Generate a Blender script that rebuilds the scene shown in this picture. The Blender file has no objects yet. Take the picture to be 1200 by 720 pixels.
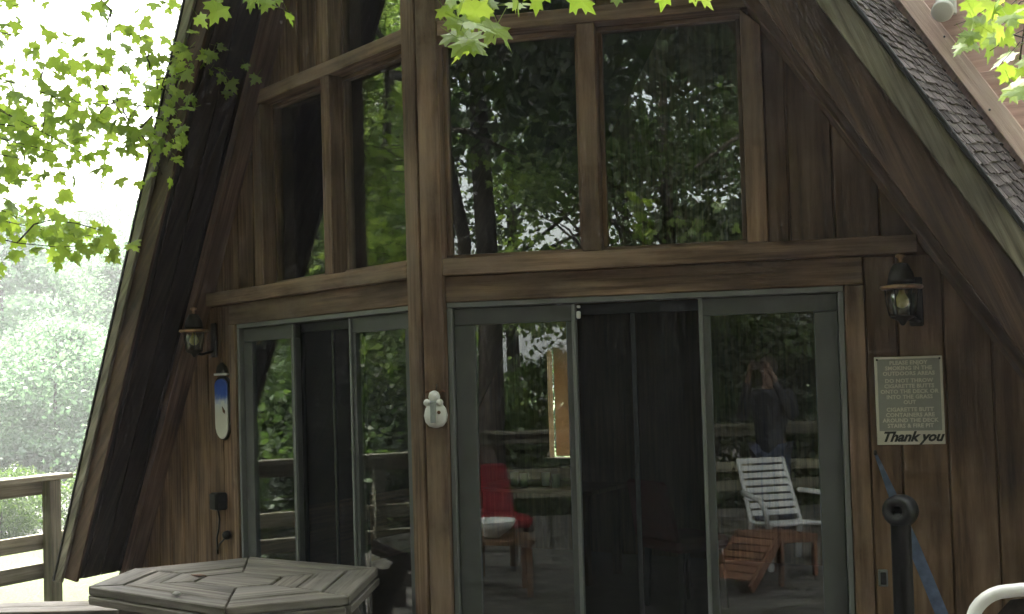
import bpy, bmesh, math, random
import numpy as np
from mathutils import Vector, Matrix

random.seed(7)
SC = bpy.context.scene
COL = SC.collection
R = math.radians

# ------------------------------------------------------------------ camera, sky, sun, exposure
CAM = Vector((3.1472, -4.4916, 1.7023))
YAW, PITCH, ROLL, FPX, CYP = -.5323, .029, -.029, 1313.36, 399.48
FW = Vector((math.sin(YAW)*math.cos(PITCH), math.cos(YAW)*math.cos(PITCH), math.sin(PITCH)))
_r0 = Vector((math.cos(YAW), -math.sin(YAW), 0)); _u0 = _r0.cross(FW)
RT = math.cos(ROLL)*_r0 + math.sin(ROLL)*_u0
UP = -math.sin(ROLL)*_r0 + math.cos(ROLL)*_u0
cd = bpy.data.cameras.new('camera'); co = bpy.data.objects.new('camera', cd); COL.objects.link(co)
M = Matrix.Identity(4)
for i in range(3):
    M[i][0], M[i][1], M[i][2], M[i][3] = RT[i], UP[i], -FW[i], CAM[i]
co.matrix_world = M
cd.sensor_width = 36; cd.lens = FPX/1200*36
cd.shift_y = (CYP-360)/1200
cd.clip_start = .05; cd.clip_end = 2000
SC.camera = co

SUN_EL, SUN_AZ = R(54), R(-65)          # azimuth from +Y towards +X
W = bpy.data.worlds.new('World'); SC.world = W; W.use_nodes = True
nt = W.node_tree; bg = nt.nodes['Background']
sky = nt.nodes.new('ShaderNodeTexSky'); sky.sky_type = 'NISHITA'; sky.sun_disc = False
sky.sun_elevation = SUN_EL; sky.sun_rotation = SUN_AZ % (2*math.pi)
sky.air_density = 1.3; sky.dust_density = 6; sky.ozone_density = 1
hs = nt.nodes.new('ShaderNodeHueSaturation'); hs.inputs['Saturation'].default_value = .25
nt.links.new(sky.outputs[0], hs.inputs['Color']); nt.links.new(hs.outputs[0], bg.inputs['Color'])
bg.inputs['Strength'].default_value = .15
sl = bpy.data.lights.new('sun', 'SUN'); so = bpy.data.objects.new('sun', sl); COL.objects.link(so)
sl.energy = 4.5; sl.angle = R(6); sl.color = (1, .95, .86)
sd = Vector((math.sin(SUN_AZ)*math.cos(SUN_EL), math.cos(SUN_AZ)*math.cos(SUN_EL), math.sin(SUN_EL)))
so.rotation_euler = sd.to_track_quat('Z', 'Y').to_euler()
SC.view_settings.view_transform = 'Standard'; SC.view_settings.look = 'None'
SC.view_settings.exposure = 3.0; SC.view_settings.gamma = 1; SC.view_settings.use_curve_mapping = False
SC.render.engine = 'CYCLES'
SC.cycles.use_denoising = True
SC.cycles.max_bounces = 4; SC.cycles.diffuse_bounces = 2; SC.cycles.glossy_bounces = 2; SC.cycles.use_adaptive_sampling = True; SC.cycles.adaptive_threshold = .03; SC.cycles.transparent_max_bounces = 10
SC.cycles.volume_bounces = 0; SC.cycles.sample_clamp_indirect = 8
SC.cycles.volume_step_rate = 4

# ------------------------------------------------------------------ helpers
TA = .3175; TT = math.tan(TA); CA = math.cos(TA); SA = math.sin(TA)
def F(side, s, z, o=0.0):
    """point on a facade: s metres along it from the prow, height z, o metres out of its face"""
    return Vector((side*s*CA + side*SA*o, s*SA - CA*o, z))
def px(x, y, depth):
    return CAM + depth*(FW + (x-600)/FPX*RT - (y-CYP)/FPX*UP)

def tag(o, label=None, cat=None, group=None, kind=None):
    if label: o['label'] = label
    if cat: o['category'] = cat
    if group: o['group'] = group
    if kind: o['kind'] = kind
    return o
def empty(name, loc, label=None, cat=None, group=None, rz=0, parent=None):
    o = bpy.data.objects.new(name, None); COL.objects.link(o)
    o.location = loc; o.rotation_euler = (0, 0, rz); o.empty_display_size = .1
    tag(o, label, cat, group)
    if parent: attach(o, parent)
    return o
def wmat(o):
    m = Matrix.Translation(o.location) @ o.rotation_euler.to_matrix().to_4x4()
    if o.parent: m = wmat(o.parent) @ o.matrix_parent_inverse @ m
    return m
def attach(o, parent):
    o.parent = parent; o.matrix_parent_inverse = wmat(parent).inverted()
def link(name, me, mat, parent=None, local=False):
    o = bpy.data.objects.new(name, me); COL.objects.link(o)
    if mat and not me.materials: me.materials.append(mat)
    if parent:
        if local: o.parent = parent
        else: attach(o, parent)
    return o
def mesh_bm(bm, name='mesh', smooth=False):
    me = bpy.data.meshes.new(name); bm.normal_update(); bm.to_mesh(me); bm.free()
    if smooth:
        for p in me.polygons: p.use_smooth = True
    return me
def uv_grain(bm, axis):
    """u runs along the grain in metres, v across it, with a random start per piece"""
    axis = Vector(axis).normalized()
    ref = Vector((0, 0, 1)) if abs(axis.z) < .9 else Vector((1, 0, 0))
    b = axis.cross(ref).normalized(); c = axis.cross(b)
    ly = bm.loops.layers.uv.verify()
    ou, ov = random.uniform(0, 50), random.uniform(0, 50)
    for f in bm.faces:
        for l in f.loops:
            p = l.vert.co
            l[ly].uv = (p.dot(axis)+ou, p.dot(b)+.7*p.dot(c)+ov)
def prism_bm(pts, vec, bevel=0.0, axis=None):
    bm = bmesh.new(); vec = Vector(vec)
    a = [bm.verts.new(Vector(p)) for p in pts]; b = [bm.verts.new(Vector(p)+vec) for p in pts]
    n = len(a)
    bm.faces.new(a[::-1]); bm.faces.new(b)
    for i in range(n): bm.faces.new((a[i], a[(i+1) % n], b[(i+1) % n], b[i]))
    bmesh.ops.recalc_face_normals(bm, faces=bm.faces)
    if bevel: bmesh.ops.bevel(bm, geom=list(bm.edges), offset=bevel, segments=1, affect='EDGES', clamp_overlap=True)
    if axis is not None: uv_grain(bm, axis)
    return bm
def prism(name, pts, vec, mat, parent=None, bevel=0.0, axis=None):
    return link(name, mesh_bm(prism_bm(pts, vec, bevel, axis)), mat, parent)
def fbox(name, side, s0, s1, z0, z1, o0, o1, mat, parent, grain='v', bevel=.004):
    pts = [F(side, s0, z0, o0), F(side, s1, z0, o0), F(side, s1, z1, o0), F(side, s0, z1, o0)]
    ax = (0, 0, 1) if grain == 'v' else F(side, 1, 0)-F(side, 0, 0)
    return prism(name, pts, F(side, 0, 0, o1)-F(side, 0, 0, o0), mat, parent, bevel, ax)
def fpoly(name, side, poly, o0, o1, mat, parent, axis=(0, 0, 1), bevel=.004):
    return prism(name, [F(side, s, z, o0) for s, z in poly], F(side, 0, 0, o1)-F(side, 0, 0, o0), mat, parent, bevel, axis)
def bar_bm(p0, p1, w, h, bevel=.004, upv=(0, 0, 1)):
    p0, p1 = Vector(p0), Vector(p1); d = (p1-p0).normalized(); u = Vector(upv)
    if abs(d.dot(u)) > .95: u = Vector((0, 1, 0))
    x = d.cross(u).normalized(); y = x.cross(d)
    pts = [p0+x*a*w/2+y*b*h/2 for a, b in ((-1, -1), (1, -1), (1, 1), (-1, 1))]
    return prism_bm(pts, p1-p0, bevel, d)
def bar(name, p0, p1, w, h, mat, parent=None, bevel=.004, upv=(0, 0, 1)):
    return link(name, mesh_bm(bar_bm(p0, p1, w, h, bevel, upv)), mat, parent)
def tube_bm(bm, path, rad, n=8, closed=False):
    path = [Vector(p) for p in path]; m = len(path)
    if not hasattr(rad, '__len__'): rad = [rad]*m
    rings = []; prev = None
    for i in range(m):
        if closed: d = path[(i+1) % m]-path[i-1]
        else: d = path[min(i+1, m-1)]-path[max(i-1, 0)]
        d.normalize()
        if prev is None:
            u = Vector((0, 0, 1)) if abs(d.z) < .9 else Vector((1, 0, 0))
            x = d.cross(u).normalized()
        else: x = (prev-d*prev.dot(d)).normalized()
        prev = x; y = d.cross(x)
        rings.append([bm.verts.new(path[i]+rad[i]*(math.cos(2*math.pi*k/n)*x+math.sin(2*math.pi*k/n)*y)) for k in range(n)])
    for i in range(m if closed else m-1):
        A, B = rings[i], rings[(i+1) % m]
        for k in range(n): bm.faces.new((A[k], A[(k+1) % n], B[(k+1) % n], B[k]))
    if not closed:
        bm.faces.new(rings[0][::-1]); bm.faces.new(rings[-1])
def tube(name, path, rad, mat, parent=None, n=8, closed=False):
    bm = bmesh.new(); tube_bm(bm, path, rad, n, closed)
    bmesh.ops.recalc_face_normals(bm, faces=bm.faces)
    return link(name, mesh_bm(bm, name, True), mat, parent)
def lathe(name, prof, center, mat, parent=None, n=20, sx=1.0, sy=1.0, rot=None):
    bm = bmesh.new(); rings = []; c = Vector(center)
    for r, z in prof:
        rings.append([Vector((max(r, .0005)*math.cos(2*math.pi*k/n)*sx, max(r, .0005)*math.sin(2*math.pi*k/n)*sy, z)) for k in range(n)])
    vs = [[bm.verts.new((rot @ v if rot else v)+c) for v in rg] for rg in rings]
    for i in range(len(vs)-1):
        for k in range(n): bm.faces.new((vs[i][k], vs[i][(k+1) % n], vs[i+1][(k+1) % n], vs[i+1][k]))
    bm.faces.new(vs[0][::-1]); bm.faces.new(vs[-1])
    bmesh.ops.recalc_face_normals(bm, faces=bm.faces)
    return link(name, mesh_bm(bm, name, True), mat, parent)

# ------------------------------------------------------------------ materials
MATS = {}
def newmat(name):
    m = bpy.data.materials.new(name); m.use_nodes = True
    MATS[name] = m
    return m, m.node_tree, m.node_tree.nodes['Principled BSDF']
def N(nt, kind, **kw):
    n = nt.nodes.new(kind)
    for k, v in kw.items(): setattr(n, k, v)
    return n
def ramp(nt, stops):
    r = N(nt, 'ShaderNodeValToRGB'); e = r.color_ramp.elements
    while len(e) < len(stops): e.new(.5)
    for i, (p, c) in enumerate(stops): e[i].position = p; e[i].color = (*c, 1)
    return r
def wood(name, dark, mid, light, rough=.75, stain=.5, groove=0.0, vary=.25, grey=None):
    m, nt, b = newmat(name); L = nt.links.new
    uv = N(nt, 'ShaderNodeUVMap')
    oi = N(nt, 'ShaderNodeObjectInfo')
    mp = N(nt, 'ShaderNodeMapping'); mp.inputs['Scale'].default_value = (1.3, 45, 1); L(uv.outputs[0], mp.inputs['Vector'])
    n1 = N(nt, 'ShaderNodeTexNoise'); n1.inputs['Scale'].default_value = 1; n1.inputs['Detail'].default_value = 6; n1.inputs['Roughness'].default_value = .65
    L(mp.outputs[0], n1.inputs['Vector'])
    r1 = ramp(nt, [(.36, dark), (.5, mid), (.64, light)]); L(n1.outputs['Fac'], r1.inputs['Fac'])
    # blotchy weathering, slightly stretched along the grain
    mp2 = N(nt, 'ShaderNodeMapping'); mp2.inputs['Scale'].default_value = (1.1, 4.5, 1); L(uv.outputs[0], mp2.inputs['Vector'])
    n2 = N(nt, 'ShaderNodeTexNoise'); n2.inputs['Scale'].default_value = 1.7; n2.inputs['Detail'].default_value = 5; L(mp2.outputs[0], n2.inputs['Vector'])
    r2 = ramp(nt, [(.35, (1-stain,)*3), (.65, (1.15,)*3)]); L(n2.outputs['Fac'], r2.inputs['Fac'])
    mx = N(nt, 'ShaderNodeMix', data_type='RGBA', blend_type='MULTIPLY'); mx.inputs[0].default_value = 1
    L(r1.outputs[0], mx.inputs[6]); L(r2.outputs[0], mx.inputs[7])
    out = mx.outputs[2]
    if grey:
        n3 = N(nt, 'ShaderNodeTexNoise'); n3.inputs['Scale'].default_value = .9; n3.inputs['Detail'].default_value = 7; n3.inputs['Roughness'].default_value = .7; L(mp2.outputs[0], n3.inputs['Vector'])
        r3 = ramp(nt, [(.46, (0, 0, 0)), (.66, (.75, .75, .75))]); L(n3.outputs['Fac'], r3.inputs['Fac'])
        g = N(nt, 'ShaderNodeMix', data_type='RGBA'); L(r3.outputs[0], g.inputs[0]); L(out, g.inputs[6]); g.inputs[7].default_value = (*grey, 1)
        out = g.outputs[2]
    # knots
    vo = N(nt, 'ShaderNodeTexVoronoi'); vo.inputs['Scale'].default_value = 1.0
    mp3 = N(nt, 'ShaderNodeMapping'); mp3.inputs['Scale'].default_value = (2.2, 5, 1); L(uv.outputs[0], mp3.inputs['Vector']); L(mp3.outputs[0], vo.inputs['Vector'])
    rk = ramp(nt, [(.03, (.35, .3, .27)), (.10, (1, 1, 1))]); L(vo.outputs['Distance'], rk.inputs['Fac'])
    mk = N(nt, 'ShaderNodeMix', data_type='RGBA', blend_type='MULTIPLY'); mk.inputs[0].default_value = .8
    L(out, mk.inputs[6]); L(rk.outputs[0], mk.inputs[7]); out = mk.outputs[2]
    hv = N(nt, 'ShaderNodeHueSaturation')
    mr = N(nt, 'ShaderNodeMapRange'); mr.inputs['To Min'].default_value = 1-vary; mr.inputs['To Max'].default_value = 1+vary
    L(oi.outputs['Random'], mr.inputs['Value']); L(mr.outputs[0], hv.inputs['Value']); L(out, hv.inputs['Color'])
    L(hv.outputs[0], b.inputs['Base Color'])
    b.inputs['Roughness'].default_value = rough
    b.inputs['Specular IOR Level'].default_value = .3
    bp = N(nt, 'ShaderNodeBump'); bp.inputs['Strength'].default_value = .7; bp.inputs['Distance'].default_value = .006
    L(n1.outputs['Fac'], bp.inputs['Height']); L(bp.outputs[0], b.inputs['Normal'])
    return m
def plain(name, col, rough=.6, metal=0.0, var=.15, scale=8, bump=.0, spec=.4):
    m, nt, b = newmat(name); L = nt.links.new
    tc = N(nt, 'ShaderNodeTexCoord'); n1 = N(nt, 'ShaderNodeTexNoise'); n1.inputs['Scale'].default_value = scale; n1.inputs['Detail'].default_value = 5
    L(tc.outputs['Object'], n1.inputs['Vector'])
    r = ramp(nt, [(.3, tuple(c*(1-var) for c in col)), (.7, tuple(min(1, c*(1+var)) for c in col))]); L(n1.outputs['Fac'], r.inputs['Fac'])
    L(r.outputs[0], b.inputs['Base Color']); b.inputs['Roughness'].default_value = rough; b.inputs['Metallic'].default_value = metal
    b.inputs['Specular IOR Level'].default_value = spec
    if bump:
        bp = N(nt, 'ShaderNodeBump'); bp.inputs['Strength'].default_value = bump; bp.inputs['Distance'].default_value = .01
        L(n1.outputs['Fac'], bp.inputs['Height']); L(bp.outputs[0], b.inputs['Normal'])
    return m
wood('trim_wood', (.095, .055, .034), (.205, .128, .081), (.295, .195, .127), stain=.55, grey=(.225, .168, .12))
wood('siding_wood', (.095, .056, .031), (.185, .113, .064), (.25, .163, .098), stain=.5, vary=.18)
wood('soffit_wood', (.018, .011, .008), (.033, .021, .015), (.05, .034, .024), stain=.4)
wood('barge_wood', (.075, .045, .029), (.14, .087, .056), (.2, .13, .087), stain=.4)
wood('barge_dark', (.045, .025, .015), (.08, .046, .029), (.115, .07, .045), stain=.4)
wood('weathered_trim', (.12, .105, .075), (.22, .20, .145), (.30, .275, .21), stain=.5)
wood('grey_wood', (.10, .085, .068), (.185, .162, .134), (.26, .235, .205), stain=.5, grey=(.235, .22, .2), vary=.16)
wood('deck_wood', (.06, .054, .047), (.11, .10, .09), (.165, .155, .14), stain=.4)
wood('rail_wood', (.11, .10, .065), (.2, .185, .125), (.28, .26, .19), stain=.4)
wood('red_wood', (.10, .042, .022), (.19, .085, .045), (.28, .14, .08), stain=.35)
wood('dormer_wood', (.54, .34, .29), (.66, .44, .385), (.74, .53, .47), stain=.12, vary=.05)
wood('dormer_trim', (.62, .43, .36), (.74, .55, .47), (.8, .63, .55), stain=.12, vary=.05)
wood('inner_wood', (.10, .05, .025), (.2, .11, .055), (.3, .17, .09), stain=.3)
plain('frame_metal', (.18, .185, .18), .45, 0, .12, 6)
plain('panel_paint', (.092, .095, .093), .5, 0, .15, 5)
plain('black_metal', (.012, .012, .013), .45, 0, .3, 30, .2)
plain('copper', (.36, .22, .12), .4, .8, .35, 25)
plain('iron_dark', (.03, .025, .02), .5, .3, .3, 20)
plain('white_plastic', (.72, .71, .68), .4, 0, .08, 7)
plain('chair_plastic', (.46, .46, .46), .5, 0, .1, 9)
plain('white_gloss', (.78, .77, .74), .3, 0, .05, 7)
plain('brown_sling', (.035, .022, .018), .7, 0, .3, 60, .3)
plain('red_cloth', (.22, .012, .018), .8, 0, .2, 12, .1)
plain('blue_strap', (.055, .075, .13), .7, 0, .35, 30, .2)
plain('bulb', (.75, .5, .12), .3, 0, .1)
plain('inner_floor', (.16, .11, .07), .5, 0, .2, 5)
plain('dark_cloth', (.012, .014, .02), .9, 0, .2, 20)
plain('jeans', (.03, .04, .07), .9, 0, .2, 20)
plain('skin', (.17, .095, .065), .5, 0, .08, 20)
plain('hair', (.02, .014, .01), .6, 0, .3, 60, .4)
plain('bark', (.055, .045, .036), .9, 0, .45, 14, 1.0, .2)
plain('shingle', (.10, .085, .083), .95, 0, .4, 90, .5, .2)
plain('asphalt', (.05, .05, .052), .9, 0, .3, 4, .2, .2)
_m = MATS['shingle']; _nt = _m.node_tree; _b = _nt.nodes['Principled BSDF']; _src = _b.inputs['Base Color'].links[0].from_socket
_g = N(_nt, 'ShaderNodeNewGeometry'); _mr = N(_nt, 'ShaderNodeMapRange'); _mr.inputs['To Min'].default_value = .45; _mr.inputs['To Max'].default_value = 1.5; _nt.links.new(_g.outputs['Random Per Island'], _mr.inputs['Value'])
_h = N(_nt, 'ShaderNodeHueSaturation'); _nt.links.new(_mr.outputs[0], _h.inputs['Value']); _nt.links.new(_src, _h.inputs['Color']); _nt.links.new(_h.outputs[0], _b.inputs['Base Color'])
plain('gravel', (.30, .29, .28), .95, 0, .35, 30, .4, .2)

m, nt, b = newmat('glass'); L = nt.links.new
geo = N(nt, 'ShaderNodeNewGeometry'); dt = N(nt, 'ShaderNodeVectorMath', operation='DOT_PRODUCT')
L(geo.outputs['Normal'], dt.inputs[0]); L(geo.outputs['Incoming'], dt.inputs[1])
ab = N(nt, 'ShaderNodeMath', operation='ABSOLUTE'); L(dt.outputs['Value'], ab.inputs[0])
om = N(nt, 'ShaderNodeMath', operation='SUBTRACT'); om.inputs[0].default_value = 1; L(ab.outputs[0], om.inputs[1])
pw = N(nt, 'ShaderNodeMath', operation='POWER'); L(om.outputs[0], pw.inputs[0]); pw.inputs[1].default_value = 5
ma = N(nt, 'ShaderNodeMath', operation='MULTIPLY_ADD'); L(pw.outputs[0], ma.inputs[0]); ma.inputs[1].default_value = .89; ma.inputs[2].default_value = .11
gl = N(nt, 'ShaderNodeBsdfGlossy'); gl.inputs['Roughness'].default_value = 0; gl.inputs['Color'].default_value = (.95, .97, .95, 1)
tr = N(nt, 'ShaderNodeBsdfTransparent'); tr.inputs['Color'].default_value = (.86, .9, .87, 1)
# old float glass is never quite flat
tc = N(nt, 'ShaderNodeTexCoord'); nz = N(nt, 'ShaderNodeTexNoise'); nz.inputs['Scale'].default_value = 1.6; nz.inputs['Detail'].default_value = 1
L(tc.outputs['Object'], nz.inputs['Vector']); bp = N(nt, 'ShaderNodeBump'); bp.inputs['Strength'].default_value = .05; bp.inputs['Distance'].default_value = .02
L(nz.outputs['Fac'], bp.inputs['Height'])
ms = N(nt, 'ShaderNodeMixShader'); L(ma.outputs[0], ms.inputs[0]); L(tr.outputs[0], ms.inputs[1]); L(gl.outputs[0], ms.inputs[2])
L(ms.outputs[0], nt.nodes['Material Output'].inputs['Surface'])

m, nt, b = newmat('screen_mesh'); L = nt.links.new
df = N(nt, 'ShaderNodeBsdfDiffuse'); df.inputs['Color'].default_value = (.03, .03, .03, 1)
tr = N(nt, 'ShaderNodeBsdfTransparent'); ms = N(nt, 'ShaderNodeMixShader'); ms.inputs[0].default_value = .42
L(tr.outputs[0], ms.inputs[1]); L(df.outputs[0], ms.inputs[2]); L(ms.outputs[0], nt.nodes['Material Output'].inputs['Surface'])

def leafmat(name, dark, light, trans=.45, scale=1.2):
    m, nt, b = newmat(name); L = nt.links.new
    geo = N(nt, 'ShaderNodeNewGeometry'); oi = N(nt, 'ShaderNodeObjectInfo')
    ad = N(nt, 'ShaderNodeMath', operation='ADD'); L(geo.outputs['Random Per Island'], ad.inputs[0]); L(oi.outputs['Random'], ad.inputs[1])
    md = N(nt, 'ShaderNodeMath', operation='FRACT'); L(ad.outputs[0], md.inputs[0])
    r = ramp(nt, [(0, dark), (1, light)]); L(md.outputs[0], r.inputs['Fac'])
    d = N(nt, 'ShaderNodeBsdfDiffuse'); t = N(nt, 'ShaderNodeBsdfTranslucent'); g = N(nt, 'ShaderNodeBsdfGlossy'); g.inputs['Roughness'].default_value = .45
    hv = N(nt, 'ShaderNodeHueSaturation'); hv.inputs['Hue'].default_value = .485; hv.inputs['Saturation'].default_value = 1.1; hv.inputs['Value'].default_value = 1.3
    L(r.outputs[0], d.inputs['Color']); L(r.outputs[0], hv.inputs['Color']); L(hv.outputs[0], t.inputs['Color'])
    a = N(nt, 'ShaderNodeMixShader'); a.inputs[0].default_value = trans; L(d.outputs[0], a.inputs[1]); L(t.outputs[0], a.inputs[2])
    c = N(nt, 'ShaderNodeMixShader'); c.inputs[0].default_value = .05; L(a.outputs[0], c.inputs[1]); L(g.outputs[0], c.inputs[2])
    L(c.outputs[0], nt.nodes['Material Output'].inputs['Surface'])
leafmat('maple_leaf', (.17, .28, .045), (.31, .44, .085), .6)
leafmat('maple_crown', (.06, .11, .02), (.12, .19, .035), .45)
leafmat('lit_leaf', (.11, .18, .04), (.2, .3, .07), .6)  # leaf green lightened to stand in for sunlight on these trees
leafmat('tree_leaf', (.035, .075, .018), (.085, .15, .035), .4)
leafmat('pale_leaf', (.085, .165, .085), (.12, .21, .11), .5)  # paled in the leaf colour itself to suggest distant glare and haze

m, nt, b = newmat('grass'); L = nt.links.new
tc = N(nt, 'ShaderNodeTexCoord'); n1 = N(nt, 'ShaderNodeTexNoise'); n1.inputs['Scale'].default_value = .5; n1.inputs['Detail'].default_value = 8; L(tc.outputs['Object'], n1.inputs['Vector'])
r = ramp(nt, [(.3, (.036, .06, .008)), (.7, (.062, .085, .014))]); L(n1.outputs['Fac'], r.inputs['Fac']); L(r.outputs[0], b.inputs['Base Color']); b.inputs['Roughness'].default_value = .95
n2 = N(nt, 'ShaderNodeTexNoise'); n2.inputs['Scale'].default_value = 25; L(tc.outputs['Object'], n2.inputs['Vector'])
bp = N(nt, 'ShaderNodeBump'); bp.inputs['Strength'].default_value = .6; bp.inputs['Distance'].default_value = .05; L(n2.outputs['Fac'], bp.inputs['Height']); L(bp.outputs[0], b.inputs['Normal'])

# plaque: blue above, cream below, with a soft uneven join (the thing's own paint)
m, nt, b = newmat('plaque_paint'); L = nt.links.new
tc = N(nt, 'ShaderNodeTexCoord'); sp = N(nt, 'ShaderNodeSeparateXYZ'); L(tc.outputs['Object'], sp.inputs[0])
n1 = N(nt, 'ShaderNodeTexNoise'); n1.inputs['Scale'].default_value = 22; n1.inputs['Detail'].default_value = 6; L(tc.outputs['Object'], n1.inputs['Vector'])
ma = N(nt, 'ShaderNodeMath', operation='MULTIPLY_ADD'); L(n1.outputs['Fac'], ma.inputs[0]); ma.inputs[1].default_value = .09; L(sp.outputs['Z'], ma.inputs[2])
mr = N(nt, 'ShaderNodeMapRange'); mr.inputs['From Min'].default_value = 1.34; mr.inputs['From Max'].default_value = 1.77; L(ma.outputs[0], mr.inputs['Value'])
r = ramp(nt, [(.0, (.68, .66, .58)), (.45, (.6, .58, .5)), (.62, (.55, .58, .58)), (.75, (.05, .12, .5)), (1, (.03, .07, .36))]); L(mr.outputs[0], r.inputs['Fac'])
L(r.outputs[0], b.inputs['Base Color']); b.inputs['Roughness'].default_value = .35
m, nt, b = newmat('curtain'); L = nt.links.new
d = N(nt, 'ShaderNodeBsdfDiffuse'); d.inputs['Color'].default_value = (.5, .36, .25, 1); t = N(nt, 'ShaderNodeBsdfTranslucent'); t.inputs['Color'].default_value = (.55, .38, .25, 1)
a = N(nt, 'ShaderNodeMixShader'); a.inputs[0].default_value = .6; L(d.outputs[0], a.inputs[1]); L(t.outputs[0], a.inputs[2]); L(a.outputs[0], nt.nodes['Material Output'].inputs['Surface'])
plain('sign_face', (.29, .29, .25), .5, 0, .08, 12)
plain('sign_cream', (.66, .62, .52), .5, 0, .06, 12)
plain('ink', (.015, .015, .013), .6)
plain('grey_scarf', (.30, .32, .31), .7, 0, .2, 40)
plain('brown_felt', (.12, .06, .035), .9, 0, .2, 40)
plain('soil', (.08, .06, .045), .95, 0, .3, 3, .3)
MT = MATS

# ------------------------------------------------------------------ setting: ground, driveway, deck
def sheet(name, pts, mat, z):
    bm = bmesh.new(); bm.faces.new([bm.verts.new((x, y, z)) for x, y in pts]); bmesh.ops.recalc_face_normals(bm, faces=bm.faces)
    if bm.faces[:][0].normal.z < 0: bmesh.ops.reverse_faces(bm, faces=bm.faces)
    return tag(link(name, mesh_bm(bm), mat), kind='structure')
GZ = -.6
sheet('ground', [(-120, -120), (120, -120), (120, 120), (-120, 120)], MT['grass'], GZ)
lat = Vector((.862, .507, 0)); dep = Vector((-.507, .862, 0))
def cxy(l, d): p = Vector((CAM.x, CAM.y, 0)) + lat*l + dep*d; return (p.x, p.y)
sheet('driveway', [cxy(-40, 15.8), cxy(20, 17.5), cxy(20, 27), cxy(-40, 26.5)], MT['asphalt'], GZ+.004)

sheet('forest_floor', [(-70, -3.2), (-12, -3.2), (-5, -2.2), (-4.6, .5), (6, .5), (9, -1), (70, -1), (70, -70), (-70, -70)], MT['soil'], GZ+.004)

deck = empty('deck', (0, -3, 0)); tag(deck, kind='structure')
# deck boards run along x; those in front of the prow are cut to the two facades
y = -7.6; bi = 0
while y < 2.4:
    y1 = y+.138
    if y1 <= -.02: spans = [(-4.3, 5.2)]
    else:
        xf = (y1+.02)/TT                 # keep clear of the house wall
        spans = [(-4.3, -xf-.02), (xf+.02, 5.2)] if xf < 4.2 else [(-4.3, -xf-.02)] if xf < 4.2 else []
    for x0, x1 in spans:
        if x1-x0 > .1:
            prism('board', [(x0, y, -.036), (x1, y, -.036), (x1, y1, -.036), (x0, y1, -.036)], (0, 0, .036), MT['deck_wood'], deck, .004, (1, 0, 0))
    y += .146
for x in (-4.2, -2, .4, 2.8, 5.1):
    bar('joist', (x, -7.55, -.14), (x, -.1 if abs(x) < 3 else .9, -.14), .05, .2, MT['deck_wood'], deck)
for x, yy in [(-4.2, -7.4), (.4, -7.4), (5.1, -7.4), (-4.2, -3.5), (.4, -3.5), (5.1, -3.5), (-4.2, .7), (5.1, .7)]:
    bar('footing', (x, yy, GZ-.05), (x, yy, -.22), .14, .14, MT['deck_wood'], deck)

def railing(name, p0, p1, posts, label, z=1.02):
    """three rails and a cap between p0 and p1 (xy)"""
    p0, p1 = Vector((*p0, 0)), Vector((*p1, 0)); d = (p1-p0).normalized(); nrm = Vector((-d.y, d.x, 0))
    t = empty(name, (p0+p1)/2, label, 'railing', 'deck railings')
    for q in posts:
        c = p0+d*q
        bar('post', c+Vector((0, 0, -.2)), c+Vector((0, 0, z-.045)), .1, .1, MT['rail_wood'], t)
    off = nrm*.075
    bar('cap_rail', p0-d*.08+Vector((0, 0, z-.02)), p1+d*.06+Vector((0, 0, z-.02)), .16, .04, MT['rail_wood'], t)
    for zz in (.925, .50, .275):
        bar('rail', p0+off+Vector((0, 0, zz)), p1+off+d*(.5 if zz < .8 else 0)+Vector((0, 0, zz)), .04, .12, MT['rail_wood'], t)
    return t
railing('deck_railing', (-4.42, -7.5), (-4.42, 1.3), [.06, 2.2, 4.4, 6.6, 8.72], 'weathered three rail deck railing ending at the left roof edge')
railing('deck_railing', (5.15, -7.55), (-4.3, -7.55), [.1, 2.4, 4.7, 7.0, 9.3], 'weathered deck railing reflected in the right hand door glass')

# ------------------------------------------------------------------ the cabin
cabin = empty('a_frame_cabin', (0, 2, 0), 'brown wooden A-frame cabin with a prow front, glass doors and tall windows', 'cabin')
SI = 1.56                                # slope of the roof line measured along a facade
def zin(s): return 5.85-SI*s             # rafter's lower edge on the facade
def xof(c, z): return (c-z)/1.642
TW, SW = MT['trim_wood'], MT['siding_wood']
def clip_poly(poly, zfun):
    """cut a (s,z) polygon to z <= 5.85-1.56 s"""
    out = []
    for i in range(len(poly)):
        a, b = poly[i], poly[(i+1) % len(poly)]
        fa, fb = zfun(a[0])-a[1], zfun(b[0])-b[1]
        if fa >= 0: out.append(a)
        if (fa < 0) != (fb < 0):
            t = fa/(fa-fb); out.append((a[0]+(b[0]-a[0])*t, a[1]+(b[1]-a[1])*t))
    return out
def planks(side, s0, s1, z0, z1, parent, o=-.045, w=.198, start=0.0):
    s = s0; first = True
    while s < s1-.01:
        e = min(s+(w-start if first else w), s1); first = False
        p = clip_poly([(s+.003, z0), (e-.003, z0), (e-.003, z1), (s+.003, z1)], lambda q: zin(q)+.03)
        if len(p) >= 3:
            fpoly('plank', side, p, o-.02+random.uniform(-.002, .002), o+random.uniform(-.0015, .0015), SW, parent, bevel=.005)
        s = e
GLZ = -.115
def pane(side, s0, s1, z0, z1, parent, o=GLZ, slope=False):
    poly = [(s0, z0), (s1, z0), (s1, z1), (s0, z1)]
    if slope: poly = clip_poly(poly, lambda q: zin(q)+.02)
    return fpoly('pane', side, poly, o-.004, o+.004, MT['glass'], parent, bevel=0)

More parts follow.
